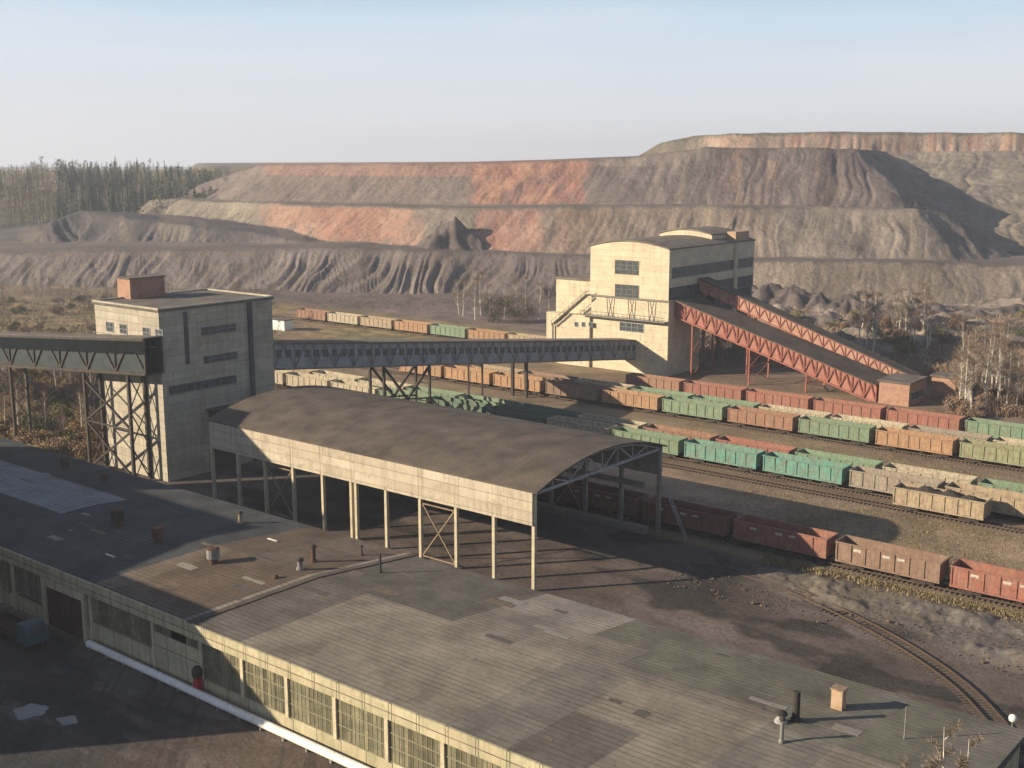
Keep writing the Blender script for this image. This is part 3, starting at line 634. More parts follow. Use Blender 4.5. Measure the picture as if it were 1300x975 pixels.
def tw_win(xa, y0, y1, xb, nm=5, sub=1):
    a = gu(xa, y0, TU1); a2 = gu(xa, y1, TU1); c = gu(xb, y0, TU1); win_u(tw, a[1], c[1], a2[2], a[2], TU1, nm, frame='steelgrey', sub=sub)
tw_win(255.5, 416.5, 425.6, 299); tw_win(259, 453, 461.5, 301); tw_win(214.5, 491, 501, 300, 8, 0)
b = MB()
for xa, xb, ya, yb in ((232, 241, 396, 462),): 
    a = gu(xa, ya, TU1); c = gu(xb, yb, TU1); b.box(TU1+.003, TU1+.06, a[1], c[1], c[2], a[2])
b.build('dark_strip', M['galdark'], tw)  # narrow dark strip down the tower face
a = gu(313, 385, TU1)[1]; c = gu(318, 385, TU1)[1]
MB().box(TU1+.003, TU1+.4, a, c, 0, TZ-.1).build('recess_shade', M['galdark'], tw)  # dark strip standing in for the shade of a vertical recess
a = gu(262, 520, TU1); c = gu(300, 520, TU1)
MB().box(TU1+.003, TU1+1.3, a[1], c[1], 10.0, 10.35).build('door_canopy', M['galdark'], tw); MB().box(TU1+.003, TU1+.08, a[1]+.4, c[1]-.2, 0.1, 9.9).build('door', M['black'], tw)
for px in (140, 157, 186, 202):
    a = gv(px-4, 424, TV0); c = gv(px+4, 416, TV0); win_v(tw, a[0], c[0], 22.5, 23.9, TV0, 2)
MB().box(TU0+.5, TU1-.4, TV0-1.2, TV0-.002, 21.2, 21.4).build('balcony', M['coldark'], tw)
b = MB()
for i in range(12): x = TU0+.6+i*1.45; b.tube((x, TV0-1.1, 21.4), (x, TV0-1.1, 22.3), .03, n=5)
b.beam((TU0+.5, TV0-1.1, 22.3), (TU1-.4, TV0-1.1, 22.3), .06); b.build('railing', M['steelgrey'], tw)

# ------------------------------------------------------------------ conveyor galleries
def gallery(label, p, q, wdt, h, seg, sheet, roofm, steel, hw=.5, open_from=0., truss_dark=False, sheet_low=0.):
    """p,q: centre of the floor at either end; box gallery with side trusses"""
    g = thing('conveyor_gallery', label, 'gallery', tuple(p)); p = Vector(p); q = Vector(q); d = q-p; hd = Vector((d.x, d.y, 0)).normalized(); s = Vector((-hd.y, hd.x, 0))*wdt/2; U = Vector((0,0,1))
    def quadbox(b, a, c, off0, off1, z0, z1):
        A = [a+s*off0+U*z0, a+s*off1+U*z0, a+s*off1+U*z1, a+s*off0+U*z1]; B = [c+s*off0+U*z0, c+s*off1+U*z0, c+s*off1+U*z1, c+s*off0+U*z1]
        b.mesh(A+B, [(0,1,2,3),(7,6,5,4),(0,4,5,1),(1,5,6,2),(2,6,7,3),(3,7,4,0)])
    b = MB(); quadbox(b, p, q, -1, 1, -.25, 0); b.build('floor', M[steel], g)
    b = MB(); quadbox(b, p, q, -1.12, 1.12, h, h+.28); b.build('roof', M[roofm], g)
    n_ = seg
    for sg in (-1, 1):
        b = MB(); quadbox(b, p, q, sg*.93, sg*.97, h*sheet_low+.01, h*(1-open_from)-.01); b.build('side_cladding', M[sheet], g)
        b = MB()
        for i in range(n_):
            a = p+d*(i/n_)+s*sg*1.03; c = p+d*((i+1)/n_)+s*sg*1.03; m_ = (a+c)/2
            b.beam(a+U*.1, m_+U*(h-.1), hw*.32); b.beam(m_+U*(h-.1), c+U*.1, hw*.32); b.beam(a, a+U*h, hw*.3)
        b.beam(q+s*sg*1.03, q+s*sg*1.03+U*h, hw*.3); b.beam(p+s*sg*1.03, q+s*sg*1.03, hw*.5); b.beam(p+s*sg*1.03+U*(h-.05), q+s*sg*1.03+U*(h-.05), hw*.5)
        b.build('side_truss', M[steel], g)
    return g, p, d, s
def trestle(g, base, top, s, m, brace=True, w_=.35, n_=3):
    b = MB(); base = Vector(base); top = Vector(top)
    l = [base-s, base+s]; t_ = [top-s, top+s]
    for a, c in zip(l, t_): b.beam(a, c, w_)
    for k in range(n_):
        f0 = k/n_; f1 = (k+1)/n_
        if brace: b.beam(l[0].lerp(t_[0], f0), l[1].lerp(t_[1], f1), w_*.4); b.beam(l[1].lerp(t_[1], f0), l[0].lerp(t_[0], f1), w_*.4)
        b.beam(l[0].lerp(t_[0], f1), l[1].lerp(t_[1], f1), w_*.5)
    return b.build('trestle', M[m], g)
# left gallery, in front of the tower
gl, gp, gd_, gs = gallery('dark truss conveyor gallery entering the concrete tower from the left', (-262, 100.75, 8.9), (-150.0, 100.75, 17.6), 2.9, 5.2, 14, 'galmid', 'flatroof', 'steel', .9)
b = MB()
for sg in (-1, 1):
    A = gp+gs*sg*1.16; B = gp+gd_+gs*sg*1.16; b.mesh([A+Vector((0,0,3.1)), B+Vector((0,0,3.1)), B+Vector((0,0,5.0)), A+Vector((0,0,5.0))], [(0,1,2,3)])
    b.mesh([A+Vector((0,.04*sg,3.1)), B+Vector((0,.04*sg,3.1)), B+Vector((0,.04*sg,5.0)), A+Vector((0,.04*sg,5.0))], [(3,2,1,0)])
b.build('upper_cladding', M['galblack'], gl)
f_ = lambda u: 8.7+(u+262)/111.1*8.7
def ltr(u, b):
    for v in (99.4, 102.2): b.beam((u, v, 0), (u, v, f_(u)-.2), .45)
    for k in range(3): z0, z1 = f_(u)/3*k, f_(u)/3*(k+1)-.3; b.beam((u, 99.4, z0), (u, 102.2, z1), .15); b.beam((u, 99.4, z1), (u, 102.2, z0), .15)
    return b
ltr(-190.5, MB()).build('trestle', M['steel'], gl); b = ltr(-155., ltr(-167.3, MB()))
for v in (99.4,):
    b.beam((-167.3, v, .4), (-155, v, 8), .3); b.beam((-155, v, .4), (-167.3, v, 8), .3); b.beam((-167.3, v, 8.1), (-155, v, 8.1), .25); b.beam((-167.3, v, 8.2), (-155, v, 15.6), .3); b.beam((-155, v, 8.2), (-167.3, v, 14.8), .3)
b.build('trestle', M['steel'], gl)
# right gallery, from the tower down to the loading building
a = gu(346, 471, TU1)
gr_, gp2, gd2, gs2 = gallery('long grey sheeted conveyor gallery sloping from the tower to the cream building', (-152.6, TV1+.1, gu(346, 471, TU1)[2]+.3), (-147.7, 229.0, 3.3), 3.8, 4.2, 24, 'galsheet', 'galroof', 'steelgrey', .35)
b = MB()
U_ = Vector((0,0,1))
for k in range(52):
    t0 = (k+.2)/52; t1 = (k+.8)/52
    for sg in (-1,):
        A = gp2+gd2*t0+gs2*sg*1.0; B = gp2+gd2*t1+gs2*sg*1.0; b.mesh([A+U_*1.9, B+U_*1.9, B+U_*3.2, A+U_*3.2], [(3,2,1,0)])
        b.mesh([A-gs2*-.01+U_*1.9, B-gs2*-.01+U_*1.9, B-gs2*-.01+U_*3.2, A-gs2*-.01+U_*3.2], [(0,1,2,3)])
b.build('window', M['glass'], gr_)
def at_x(px, py_guess=480):
    best = None
    for k in range(1001):
        p_ = gp2+gd2*(k/1000)-gs2; x = pr(p_)[0]
        if best is None or abs(x-px) < best[0]: best = (abs(x-px), k/1000)
    return best[1]
sv = Vector(gs2)
for px in (487, 545): t0 = at_x(px); c_ = gp2+gd2*t0; trestle(gr_, (c_.x, c_.y, 0), (c_.x, c_.y, c_.z-.2), sv, 'steel', False, w_=.42)
ta, tb = at_x(487), at_x(545); A = gp2+gd2*ta; B = gp2+gd2*tb; b = MB()
for sg in (-1, 1):
    a0 = A+sv*sg; b0 = B+sv*sg; mid = (a0+b0)/2; lo_ = Vector((mid.x, mid.y, mid.z-6.5)); b.beam(Vector((a0.x, a0.y, a0.z-.3)), lo_, .4); b.beam(Vector((b0.x, b0.y, b0.z-.3)), lo_, .4)
    b.beam(Vector((a0.x, a0.y, a0.z-6.5)), Vector((b0.x, b0.y, b0.z-6.5)), .3)
b.build('brace', M['steel'], gr_)
for px, ww_ in ((612, .28), (668, .6)): t0 = at_x(px); c_ = gp2+gd2*t0; trestle(gr_, (c_.x, c_.y, 0), (c_.x, c_.y, c_.z-.2), sv, 'steel', False, w_=ww_, n_=1)

# ------------------------------------------------------------------ vaulted open canopy
CU0, CU1, CV0, CV1, ZB, ZT, RISE = -137.2, -77.6, 101.0, 128.6, 8.0, 12.1, 2.45
cn_ = thing('vaulted_canopy', 'open sided loading canopy with brown vaulted roof and concrete fascia', 'canopy', (CU0, CV0, 0))
cols = [CU1-.2-i*5.95 for i in range(11)]
cols = [c for c in cols if abs(c-(CU1-.2-5*5.95)) > .5]+[CU1-.2-5*5.95-.45, CU1-.2-5*5.95+.45]
for u in cols:
    MB().box(u-.2, u+.2, CV0-.02, CV0+.42, -.2, ZB+3.9).build('column', M['column'], cn_)
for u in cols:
    MB().box(u-.25, u+.25, CV1-.45, CV1+.05, -.2, ZB+3.9).build('column', M['coldark'], cn_)  # far row and far fascia darker, shade under the vault put into their colour
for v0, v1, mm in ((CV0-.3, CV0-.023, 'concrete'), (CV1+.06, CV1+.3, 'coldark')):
    b = MB(); x = CU0
    k = 0
    while x < CU1-.1:
        x1 = min(x+5.95, CU1)
        for z in range(3): b.box(x+.02, x1-.02, v0+random.uniform(-.02, .02), v1, ZB+z*1.37+.01, ZB+(z+1)*1.37-.01)
        x += 5.95
    b.build('fascia_wall', M[mm], cn_)
def arc(t, e=0):  # t 0..1 across
    v = CV0-.35+(CV1-CV0+.7)*t; return v, ZT+.05+e+RISE*(1-(2*t-1)**2)
b = MB(); NU, NV = 30, 24
for i in range(NU):
    for j in range(NV):
        u0 = CU0-.4+(CU1-CU0+1.0)*i/NU; u1 = CU0-.4+(CU1-CU0+1.0)*(i+1)/NU; a = arc(j/NV); c = arc((j+1)/NV)
        b.poly([(u0, a[0], a[1]), (u1, a[0], a[1]), (u1, c[0], c[1]), (u0, c[0], c[1])])
        b.poly([(u0, a[0], a[1]-.22), (u0, c[0], c[1]-.22), (u1, c[0], c[1]-.22), (u1, a[0], a[1]-.22)])
for uu in (CU0-.4, CU1+.6):
    for j in range(NV): a = arc(j/NV); c = arc((j+1)/NV); b.poly([(uu, a[0], a[1]), (uu, c[0], c[1]), (uu, c[0], c[1]-.22), (uu, a[0], a[1]-.22)])
for j in (0, 1):
    a = arc(j); b.poly([(CU0-.4, a[0], a[1]), (CU1+.6, a[0], a[1]), (CU1+.6, a[0], a[1]-.22), (CU0-.4, a[0], a[1]-.22)])
rf = b.build('roof', M['vault'], cn_)
for i in range(1, 10): 
    b = MB(); u = CU0+i*5.95
    for j in range(NV): a = arc(j/NV, .01); c = arc((j+1)/NV, .01); b.beam((u, a[0], a[1]), (u, c[0], c[1]), .12, .03)
    b.build('roof_seam', M['flatroof'], rf)
for i in range(11):
    u = CU1-.15-i*5.95; b = MB(); N = 8
    lo = lambda t: (u, CV0+.1+(CV1-CV0-.2)*t, ZT-.35); hi = lambda t: (u, CV0+.1+(CV1-CV0-.2)*t, arc(t)[1]-.45)
    for j in range(N):
        b.beam(hi(j/N), hi((j+1)/N), .2)
        if j % 2: b.beam(lo((j+1)/N), hi(j/N), .17)
        else: b.beam(hi((j+1)/N), lo(j/N), .17)
        if 0 < j: b.beam(lo(j/N), hi(j/N), .12)
    b.beam(lo(0), lo(1), .34, .34); b.build('roof_truss', M['truss'], cn_)
b = MB()
for t in (.2, .35, .5, .65, .8): a = arc(t); b.beam((CU0, a[0], a[1]-.34), (CU1, a[0], a[1]-.34), .14)
b.build('purlins', M['truss'], cn_)
for k in (2, 7):
    u1, u0 = CU1-.2-k*5.95, CU1-.2-(k+1)*5.95
    for v in (CV0+.2, CV1-.2):
        b = MB(); b.beam((u0, v, .2), (u1, v, ZB-.3), .14); b.beam((u1, v, .2), (u0, v, ZB-.3), .14); b.beam((u0, v, ZB-.7), (u1, v, ZB-.7), .14); b.beam((u0, v, .5), (u1, v, .5), .14)
        b.build('cross_bracing', M['timber'], cn_)
b = MB(); b.box(-118, -79, CV1-1.9, CV1-.6, 0, .9); kb = b.build('loading_kerb', M['coldark'], cn_)
# crane girder inside
b = MB(); b.box(CU0+1, CU1-2, CV1-1.2, CV1-.7, 6.2, 6.9); b.build('crane_girder', M['coldark'], cn_)
# ladder leaning on the far column
ld = thing('ladder', 'pale metal ladder leaning against the far corner column of the canopy', 'ladder', (-73.2, 128.2, 0)); b = MB()
for dy in (-.28, .28): b.beam((-73.2, 128.2+dy, 0), (-76.9, 128.2+dy, 7.2), .09)
for k in range(22): f = (k+.7)/23; b.beam((-73.2-3.7*f, 127.92, 7.2*f), (-73.2-3.7*f, 128.48, 7.2*f), .05)
b.build('frame', M['truss'], ld)

# ------------------------------------------------------------------ cream loading building
BU0, BU1, BV0, BV1 = -159.5, -137.6, 229.2, 270.8
lb = thing('loading_building', 'tall cream loading building with vaulted roof above the wagons', 'building', (BU0, BV0, 0))
ZL = 17.6; ZU = 29.2
def vault_block(u0, u1, v0, v1, z0, z1, rise, n=14):
    b = MB(); top = [(u0+(u1-u0)*i/n, z1+rise*(1-(2*i/n-1)**2)) for i in range(n+1)]
    for v, rev in ((v0, False), (v1, True)):
        pts = [(u0, v, z0), (u1, v, z0)]+[(x, v, z) for x, z in reversed(top)]
        b.poly(pts[::-1] if rev else pts)
    b.poly([(u1, v0, z0), (u1, v1, z0), (u1, v1, z1), (u1, v0, z1)]); b.poly([(u0, v1, z0), (u0, v0, z0), (u0, v0, z1), (u0, v1, z1)]); b.poly([(u0, v0, z0), (u0, v1, z0), (u1, v1, z0), (u1, v0, z0)])
    r = MB()
    for i in range(n):
        (x0, a), (x1, c) = top[i], top[i+1]
        for dz in (.02, .3): r.poly([(x0, v0-.3, a+dz), (x1, v0-.3, c+dz), (x1, v1+.3, c+dz), (x0, v1+.3, a+dz)])
        for v in (v0-.3, v1+.3): r.poly([(x0, v, a+.02), (x1, v, c+.02), (x1, v, c+.3), (x0, v, a+.3)])
    for x in (u0-.02, u1+.02): r.box(x-.12, x+.12, v0-.3, v1+.3, z1-.05, z1+.28)
    return b, r
b, r = vault_block(BU0, BU1, BV0, BV1, ZL, ZU, 1.5); b.build('upper_wall', M['cream'], lb); r.build('roof', M['galroof'], lb)
MB().box(BU0+1, BU1+.6, BV0-.8, 243, 0, ZL-.25).build('lower_wall', M['cream'], lb)
MB().box(BU0-.4, BU1+.9, BV0-1.2, 243.3, ZL-.247, ZL-.01).build('ledge', M['coldark'], lb)
MB().box(-170.4, BU0-.003, BV0+1, 243, 0, 20.6).build('annex_wall', M['cream'], lb); MB().box(-170.7, BU0-.003, BV0+.7, 243.3, 20.603, 21.0).build('annex_roof', M['galroof'], lb)
MB().box(-171.5, BU0+.997, BV0-1.5, BV0+.9, 0, 12.5).build('porch_wall', M['cream'], lb)
for y0, y1, xa, xb in ((347, 331, 781, 811), (378, 362, 781, 811)):
    a = gv(xa, y0, BV0); c = gv(xb, y1+1, BV0); win_v(lb, a[0], c[0], a[2], c[2], BV0, 4, frame='timber', sub=2)
vl = BV0-.8
a = gv(787, 419, vl); c = gv(817, 412, vl); win_v(lb, a[0], c[0], a[2], c[2], vl, 4)
for px in (732, 741, 750): a = gv(px-2, 410, BV0-1.5); win_v(lb, a[0], a[0]+.9, a[2]-.8, a[2]+.2, BV0-1.5, 1, sub=0)
b = MB(); zb_ = gv(790, 403, vl)[2]
b.box(BU0-1, BU1+.6, vl-1.8, vl-.003, zb_-.15, zb_); b.build('balcony', M['steelgrey'], lb)
b = MB(); b.beam((BU0-1, vl-1.75, zb_+1.05), (BU1+.6, vl-1.75, zb_+1.05), .07)
for i in range(20): x = BU0-1+i*1.21; b.beam((x, vl-1.75, zb_), (x, vl-1.75, zb_+1.05), .05)
for x in (-153, -147, -141.5): b.beam((x, vl-.9, zb_), (x+.8, vl-.4, ZL-.3), .12); b.beam((x, vl-.9, zb_), (x-.8, vl-.4, ZL-.3), .12)
b.build('railing', M['steel'], lb)
A = Vector(gv(746, 374, BV0-2)); B = Vector(gv(702, 412, BV0-2)); b = MB()
for dy in (-.6, .6):
    o_ = Vector((0, dy, 0)); b.beam(A+o_, B+o_, .2, .3); b.beam(A+o_+U_*1, B+o_+U_*1, .08)
    for k in range(9): p_ = A.lerp(B, k/8)+o_; b.beam(p_, p_+U_*1, .06)
for k in range(30): p_ = A.lerp(B, (k+.5)/30); b.box(p_.x-.14, p_.x+.14, p_.y-.6, p_.y+.6, p_.z+.1, p_.z+.14)
b.beam((B.x, B.y, 0), B, .25); b.build('outside_stair', M['steel'], lb)
# long side facing right: cladding bands, ribbon windows
for z0, z1 in ((22.6, 25.0),): win_u(lb, BV0+1.2, BV1-11.2, z0, z1, BU1, 14, sub=0); win_u(lb, BV1-9.2, BV1-.6, z0+.05, z1+.0, BU1, 5, sub=0)
MB().box(BU1+.003, BU1+.5, BV1-11, BV1-9.4, 12, ZU-.1).build('pilaster', M['column'], lb)
MB().box(BU1+.003, BU1+.12, BV0+.3, BV1-.3, ZL+.1, ZL+2.9).build('base_cladding', M['galdark'], lb)
b = MB()
for v in (246.5, 254, 262, 270): b.box(BU1-.6, BU1, v-.35, v+.35, 0, ZL-.003); b.box(BU0, BU0+.6, v-.35, v+.35, 0, ZL-.003)
b.build('column', M['coldark'], lb)
b = MB(); b.box(BU0+.61, BU1-.61, 252, 270.5, 9, ZL-.003); b.build('hopper_wall', M['galdark'], lb)
b, r = vault_block(BU0+4, BU1-3, 254, 267, ZU+1.0, ZU+2.0, 1.1); b.build('roof_monitor', M['cream'], lb); r.build('monitor_roof', M['galroof'], lb)
a = gv(932, 306, 259.); c = gv(950, 293, 259.); MB().box(BU1-2.6, BU1-.2, 261, 268, ZU+.3, ZU+2.6).build('brick_penthouse', M['brickpale'], lb)

# ------------------------------------------------------------------ red inclined galleries and their brick houses
def red_gallery(label, v, wdt, u0, z0, u1, z1, h, sheet, seg, sw):
    g, p, d, s = gallery(label, (u0, v+wdt/2, z0), (u1, v+wdt/2, z1), wdt, h, seg, sheet, 'vault', 'redsteel', sw, open_from=0)
    return g, p, d, s
g1, p1, d1, s1 = red_gallery('wide red trussed gallery sloping down in front from the cream building', 231, 9.6, -137, 13.9, -88.3, -.3, 3.7, 'redsheet', 18, .55)
for t_ in (.10, .40, .68): c_ = p1+d1*t_; trestle(g1, (c_.x, c_.y, 0), (c_.x, c_.y, c_.z-.2), s1, 'redsteel', w_=.3, n_=2)
g2, p2, d2, s2 = red_gallery('narrow pale red gallery sloping down behind the wide red one', 242.2, 4.0, -137, 18.9, -84.3, 1.1, 2.7, 'palered', 20, .4)
for t_ in (.25, .55, .8): c_ = p2+d2*t_; trestle(g2, (c_.x, c_.y, 0), (c_.x, c_.y, c_.z-.2), s2, 'redsteel', w_=.3, n_=2)
def house(label, u0, u1, v0, v1, h, m, rm='flatroof'):
    t_ = thing('brick_house', label, 'house', (u0, v0, 0)); MB().box(u0, u1, v0, v1, 0, h).build('wall', M[m], t_)
    MB().box(u0-.35, u1+.35, v0-.35, v1+.35, h+.003, h+.35).build('roof', M[rm], t_); win_u(t_, v0+1, v1-1, 1.2, 2.6, u1, 3); return t_
house('larger brick drive house at the foot of the wide red gallery', -87.5, -81.2, 230.2, 239.5, 4.6, 'brick')
house('small brick drive house behind, at the foot of the narrow gallery', -81, -76, 242.5, 247, 4.6, 'brick')

# ------------------------------------------------------------------ railway tracks
def track(label, v, u0, u1):
    t_ = thing('railway_track', label, 'track', (u0, v, 0), 'railway tracks through the yard')
    b = MB()
    for dv in (-.76, .76): MB().box(u0, u1, v+dv-.04, v+dv+.04, .13, .3).build('rail', M['rail'], t_)
    b = MB(); u = u0
    while u < u1: b.box(u, u+.26, v-1.35, v+1.35, -.02+random.uniform(0, .03), .12); u += .62
    b.build('sleepers', M['sleeper'], t_)
V1, V2, V3, V4, V5, V6, V7, V8 = 131.9, 159.9, 164.9, 169.9, 193.2, 198.2, 210.6, 241.5
track('track under the near dark red wagons', V1, -200, -15)
track('track under the single tan wagon piled with coal', V2, -120, -10)
track('track under the teal and tan wagons beyond the canopy', V3, -300, -8)
track('track directly behind the teal and tan wagons', V4, -300, -8)
track('track under the green and orange wagons in mid yard', V5, -330, 0)
track('track directly behind the green and orange wagons', V6, -330, 0)
track('track under the red wagons at the foot of the red gallery', V7, -330, 20)
track('farthest track, under the small wagons beyond the long gallery', V8, -420, -180)
track('empty track on bare earth in front of the red wagons', 203.8, -330, 15)
track('empty track across the grass behind the mid yard gap', 176.5, -300, 0)
# curved siding
sp_ = [(905,722),(960,734),(1010,752),(1080,785),(1150,823),(1215,868),(1262,915),(1300,965)]
sp_ = [gz(*p) for p in sp_]
def catmull(P, n=14):
    out = []
    for i in range(len(P)-1):
        p0 = P[max(i-1, 0)]; p1_ = P[i]; p2_ = P[i+1]; p3 = P[min(i+2, len(P)-1)]
        for k in range(n):
            t = k/n; out.append(.5*((2*p1_)+(-p0+p2_)*t+(2*p0-5*p1_+4*p2_-p3)*t*t+(-p0+3*p1_-3*p2_+p3)*t**3))
    out.append(P[-1]); return out
cv = catmull(sp_); t_ = thing('railway_track', 'curved siding bending across the dark yard towards the near right', 'track', tuple(cv[0]))
rl = {-.76: MB(), .76: MB()}; s_ = MB(); acc = 0
for a, c in zip(cv[:-1], cv[1:]):
    a = Vector(a); c = Vector(c); d = (c-a).normalized(); nn = Vector((-d.y, d.x, 0))
    for k in (-.76, .76): rl[k].beam(a+nn*k+U_*.2, c+nn*k+d*.02+U_*.2, .11, .17)
    L_ = (c-a).length; x = 0
    while x < L_:
        m_ = a+d*x; s_.beam(m_-nn*1.35+U_*-.035, m_+nn*1.35+U_*-.035, .24, .14); x += .65
rl[-.76].build('rail', M['rail'], t_); rl[.76].build('rail', M['rail'], t_); s_.build('sleepers', M['sleeper'], t_)

# ------------------------------------------------------------------ wagons
def wagon_meshes(L0):
    h = L0/2; W = 1.5; z0, z1 = 1.2, 3.45; T = .1
    b = MB()
    b.box(-h, h, -W, -W+T, z0, z1).box(-h, h, W-T, W, z0, z1).box(-h, -h+T, -W+T+.002, W-T-.002, z0, z1).box(h-T, h, -W+T+.002, W-T-.002, z0, z1)
    b.box(-h+T+.002, h-T-.002, -W+T+.002, W-T-.002, z0, z0+.12)
    for s in (-1, 1):
        y = s*W
        for k in range(8):
            x = -h+.12+(L0-.24)*k/7; b.box(x-.09, x+.09, y, y+s*.12, z0-.1, z1-.11)
        b.box(-h-.06, h+.06, y-s*.03, y+s*.15, z1-.105, z1+.05); b.box(-h, h, y+s*.002, y+s*.14, z0-.22, z0-.002)
        for k in range(7):
            x = -h+.12+(L0-.24)*(k+.5)/7; b.box(x-.7, x+.7, y, y+s*.035, z0+.95, z0+1.05)
        x = s*h
        for yy in (-.9, 0, .9): b.box(x, x+s*.1, yy-.07, yy+.07, z0, z1-.11)
        b.box(x-s*.03, x+s*.12, -W-.1, W+.1, z1-.10, z1+.045); b.box(x, x+s*.09, -W, W, z0+1.0, z0+1.1)
    body = b.data('wagon_body', M['wagon'])
    u = MB(); u.box(-h-.1, h+.1, -.25, .25, .72, 1.18)
    for k in range(6): x = -h+.8+(L0-1.6)*k/5; u.box(x-.08, x+.08, -1.35, 1.35, .95, 1.17)
    u.tube((-1.4, .9, .75), (.3, .9, .75), .25); u.box(.9, 1.5, -1.1, -.5, .5, 1.0); u.beam((-3, -.7, .6), (3, -.7, .6), .07)
    under = u.data('wagon_underframe', M['black'])
    g = MB()
    for s in (-1, 1): g.box(-1.35, 1.35, s*1.02-.09, s*1.02+.09, .42, .68); g.box(-.35, .35, s*1.02-.12, s*1.02+.12, .25, .9)
    g.box(-.25, .25, -1.0, 1.0, .5, .9); bog = g.data('bogie', M['black'])
    q = MB()
    for s in (-1, 1): q.tube((0, s*.72, .775), (0, s*.86, .775), .475, n=16)
    q.tube((0, -.8, .775), (0, .8, .775), .09); wh = q.data('wheelset', M['rust'])
    k = MB(); k.box(0, .55, -.12, .12, .9, 1.15); k.box(.4, .62, -.2, .2, .85, 1.2); cp = k.data('coupler', M['black'])
    rr_ = random.Random(3); stn = []
    for kk in (1, 3, 4):
        st = MB(); x = -h+.12+(L0-.24)*(kk+.2)/7
        st.box(x, x+.9, -W-.012, -W+.02, z0+1.65, z0+1.72)
        for i in range(7): st.box(x+i*.125, x+i*.125+.085, -W-.012, -W+.02, z0+1.38+.08*(rr_.random() > .5), z0+1.651)
        stn.append(st.data('marking', M['stencil']))
    c = MB(); N = 14; Mx = 8; rr_ = random.Random(5); grid = {}
    for i in range(N+1):
        for j in range(Mx+1):
            x = -h+T+.01+(L0-2*T-.02)*i/N; y = -W+T+.01+(2*W-2*T-.02)*j/Mx
            e = min(1, min(i, N-i)/3)*min(1, min(j, Mx-j)/3); grid[i, j] = (x, y, z0+1.75+e*(.75+.35*math.sin(i*1.7))+rr_.uniform(-.08, .08))
    for i in range(N):
        for j in range(Mx): c.poly([grid[i, j], grid[i+1, j], grid[i+1, j+1], grid[i, j+1]])
    ld_ = c.data('coal_load', M['coal'])
    return dict(body=body, under=under, bogie=bog, wheel=wh, coupler=cp, marking=stn, load=ld_, h=h)
def mk(name, data, parent, loc=(0,0,0), rz_=0):
    o = bpy.data.objects.new(name, data); C.objects.link(o); o.parent = parent; o.location = loc; o.rotation_euler = (0, 0, rz_); return o
WM = {}
def wagon(u, v, L0, colr, label, group, load=False, marking=False):
    if L0 not in WM: WM[L0] = wagon_meshes(L0)
    m = WM[L0]; t_ = thing('open_wagon', label, 'wagon', (u, v, 0), group); bd = mk('body', m['body'], t_); bd.color = (*colr, 1); bd.location.x = 0
    mk('underframe', m['under'], t_)
    for s in (-1, 1):
        bo = mk('bogie', m['bogie'], t_, (s*(m['h']-2.1), 0, 0))
        for k in (-.92, .92): mk('wheelset', m['wheel'], bo, (k, 0, 0))
        mk('coupler', m['coupler'], t_, (s*m['h'], 0, 0), 0 if s > 0 else math.pi)
    if marking:
        for q_ in m['marking']: mk('marking', q_, t_)
    if load: mk('load', m['load'], t_)
    return t_
COL = dict(red=(.28,.10,.07), dred=(.20,.065,.05), brown=(.22,.14,.10), green=(.14,.26,.165), dgreen=(.05,.15,.115), teal=(.085,.27,.22), tan=(.37,.30,.195), grey=(.29,.26,.21), orange=(.36,.21,.11), olive=(.23,.27,.15), cream=(.44,.40,.29), rust=(.28,.145,.09), white=(.6,.58,.52))
WORD = dict(red='faded red', dred='dark red', brown='brown', green='light green', dgreen='dark green', teal='bright teal', tan='sandy tan', grey='greyish tan', orange='orange', olive='olive green', cream='pale cream', rust='rusty red', white='off white')
ORD = ['first','second','third','fourth','fifth','sixth','seventh','eighth','ninth','tenth','eleventh','twelfth','thirteenth','fourteenth','fifteenth','sixteenth']
def row(uR, v, pitch, cs, name, grp, loads=(), mark=False):
    """cs from right to left; uR right end of the first wagon"""
    for i, c in enumerate(cs):
        if c is None: continue
        u = uR-pitch*(i+.5); base = COL[c]; j = 1+random.uniform(-.1, .1)
        ld_ = i in loads
        txt = f"{WORD[c]} open wagon, {ORD[i]} from the right in {name}" if not ld_ else f"{WORD[c]} wagon heaped with coal, {ORD[i]} from the right in {name}"
        wagon(u, v, round(pitch-1.15, 2), tuple(x*j for x in base), txt, grp, ld_, mark)
row(-26.6, V1, 13.85, ['red','brown','red','dred','dred','dred'], 'the nearest row', 'wagons in the nearest row', mark=True)
o = wagon(-50.9, V2, 12.6, COL['tan'], 'single sandy tan wagon heaped with dark coal, standing in front of its neighbours', 'lone wagon', True)
del o['group']
row(-23.6, V3, 14.25, ['tan','tan','grey','teal','teal','green','cream','dgreen','dgreen','green','cream','cream','cream','cream','orange'], 'the row behind the lone wagon', 'wagons in the teal and tan row')
row(-20.5, V4, 14.25, ['green','green','cream','green','red','rust','cream','dgreen','green','green','cream','cream','tan','cream'], 'the row behind the teal wagons', 'wagons half hidden behind the teal row')
row(-44.9, V5, 14.3, ['olive','orange','green','rust','green','orange','brown','orange','orange','orange'], 'the front mid yard row', 'wagons in the mid yard row')
row(-41, V6, 14.3, ['cream','grey','cream','cream','green','green','cream','brown','tan'], 'the rear mid yard row', 'wagons half hidden in mid yard')
row(-34.8, V7, 14.5, ['green','green','red','red','red','red','rust'], 'the red row below the galleries', 'wagons below the red galleries')
row(-180, V8, 14.2, ['tan','orange','green','orange','tan','cream','rust'], 'the farthest row beyond the long gallery', 'wagons in the farthest row')
q = gz(358, 419); t_ = thing('site_hut', 'small off white hut beside the far track right of the tower', 'hut', (q[0], q[1], 0))
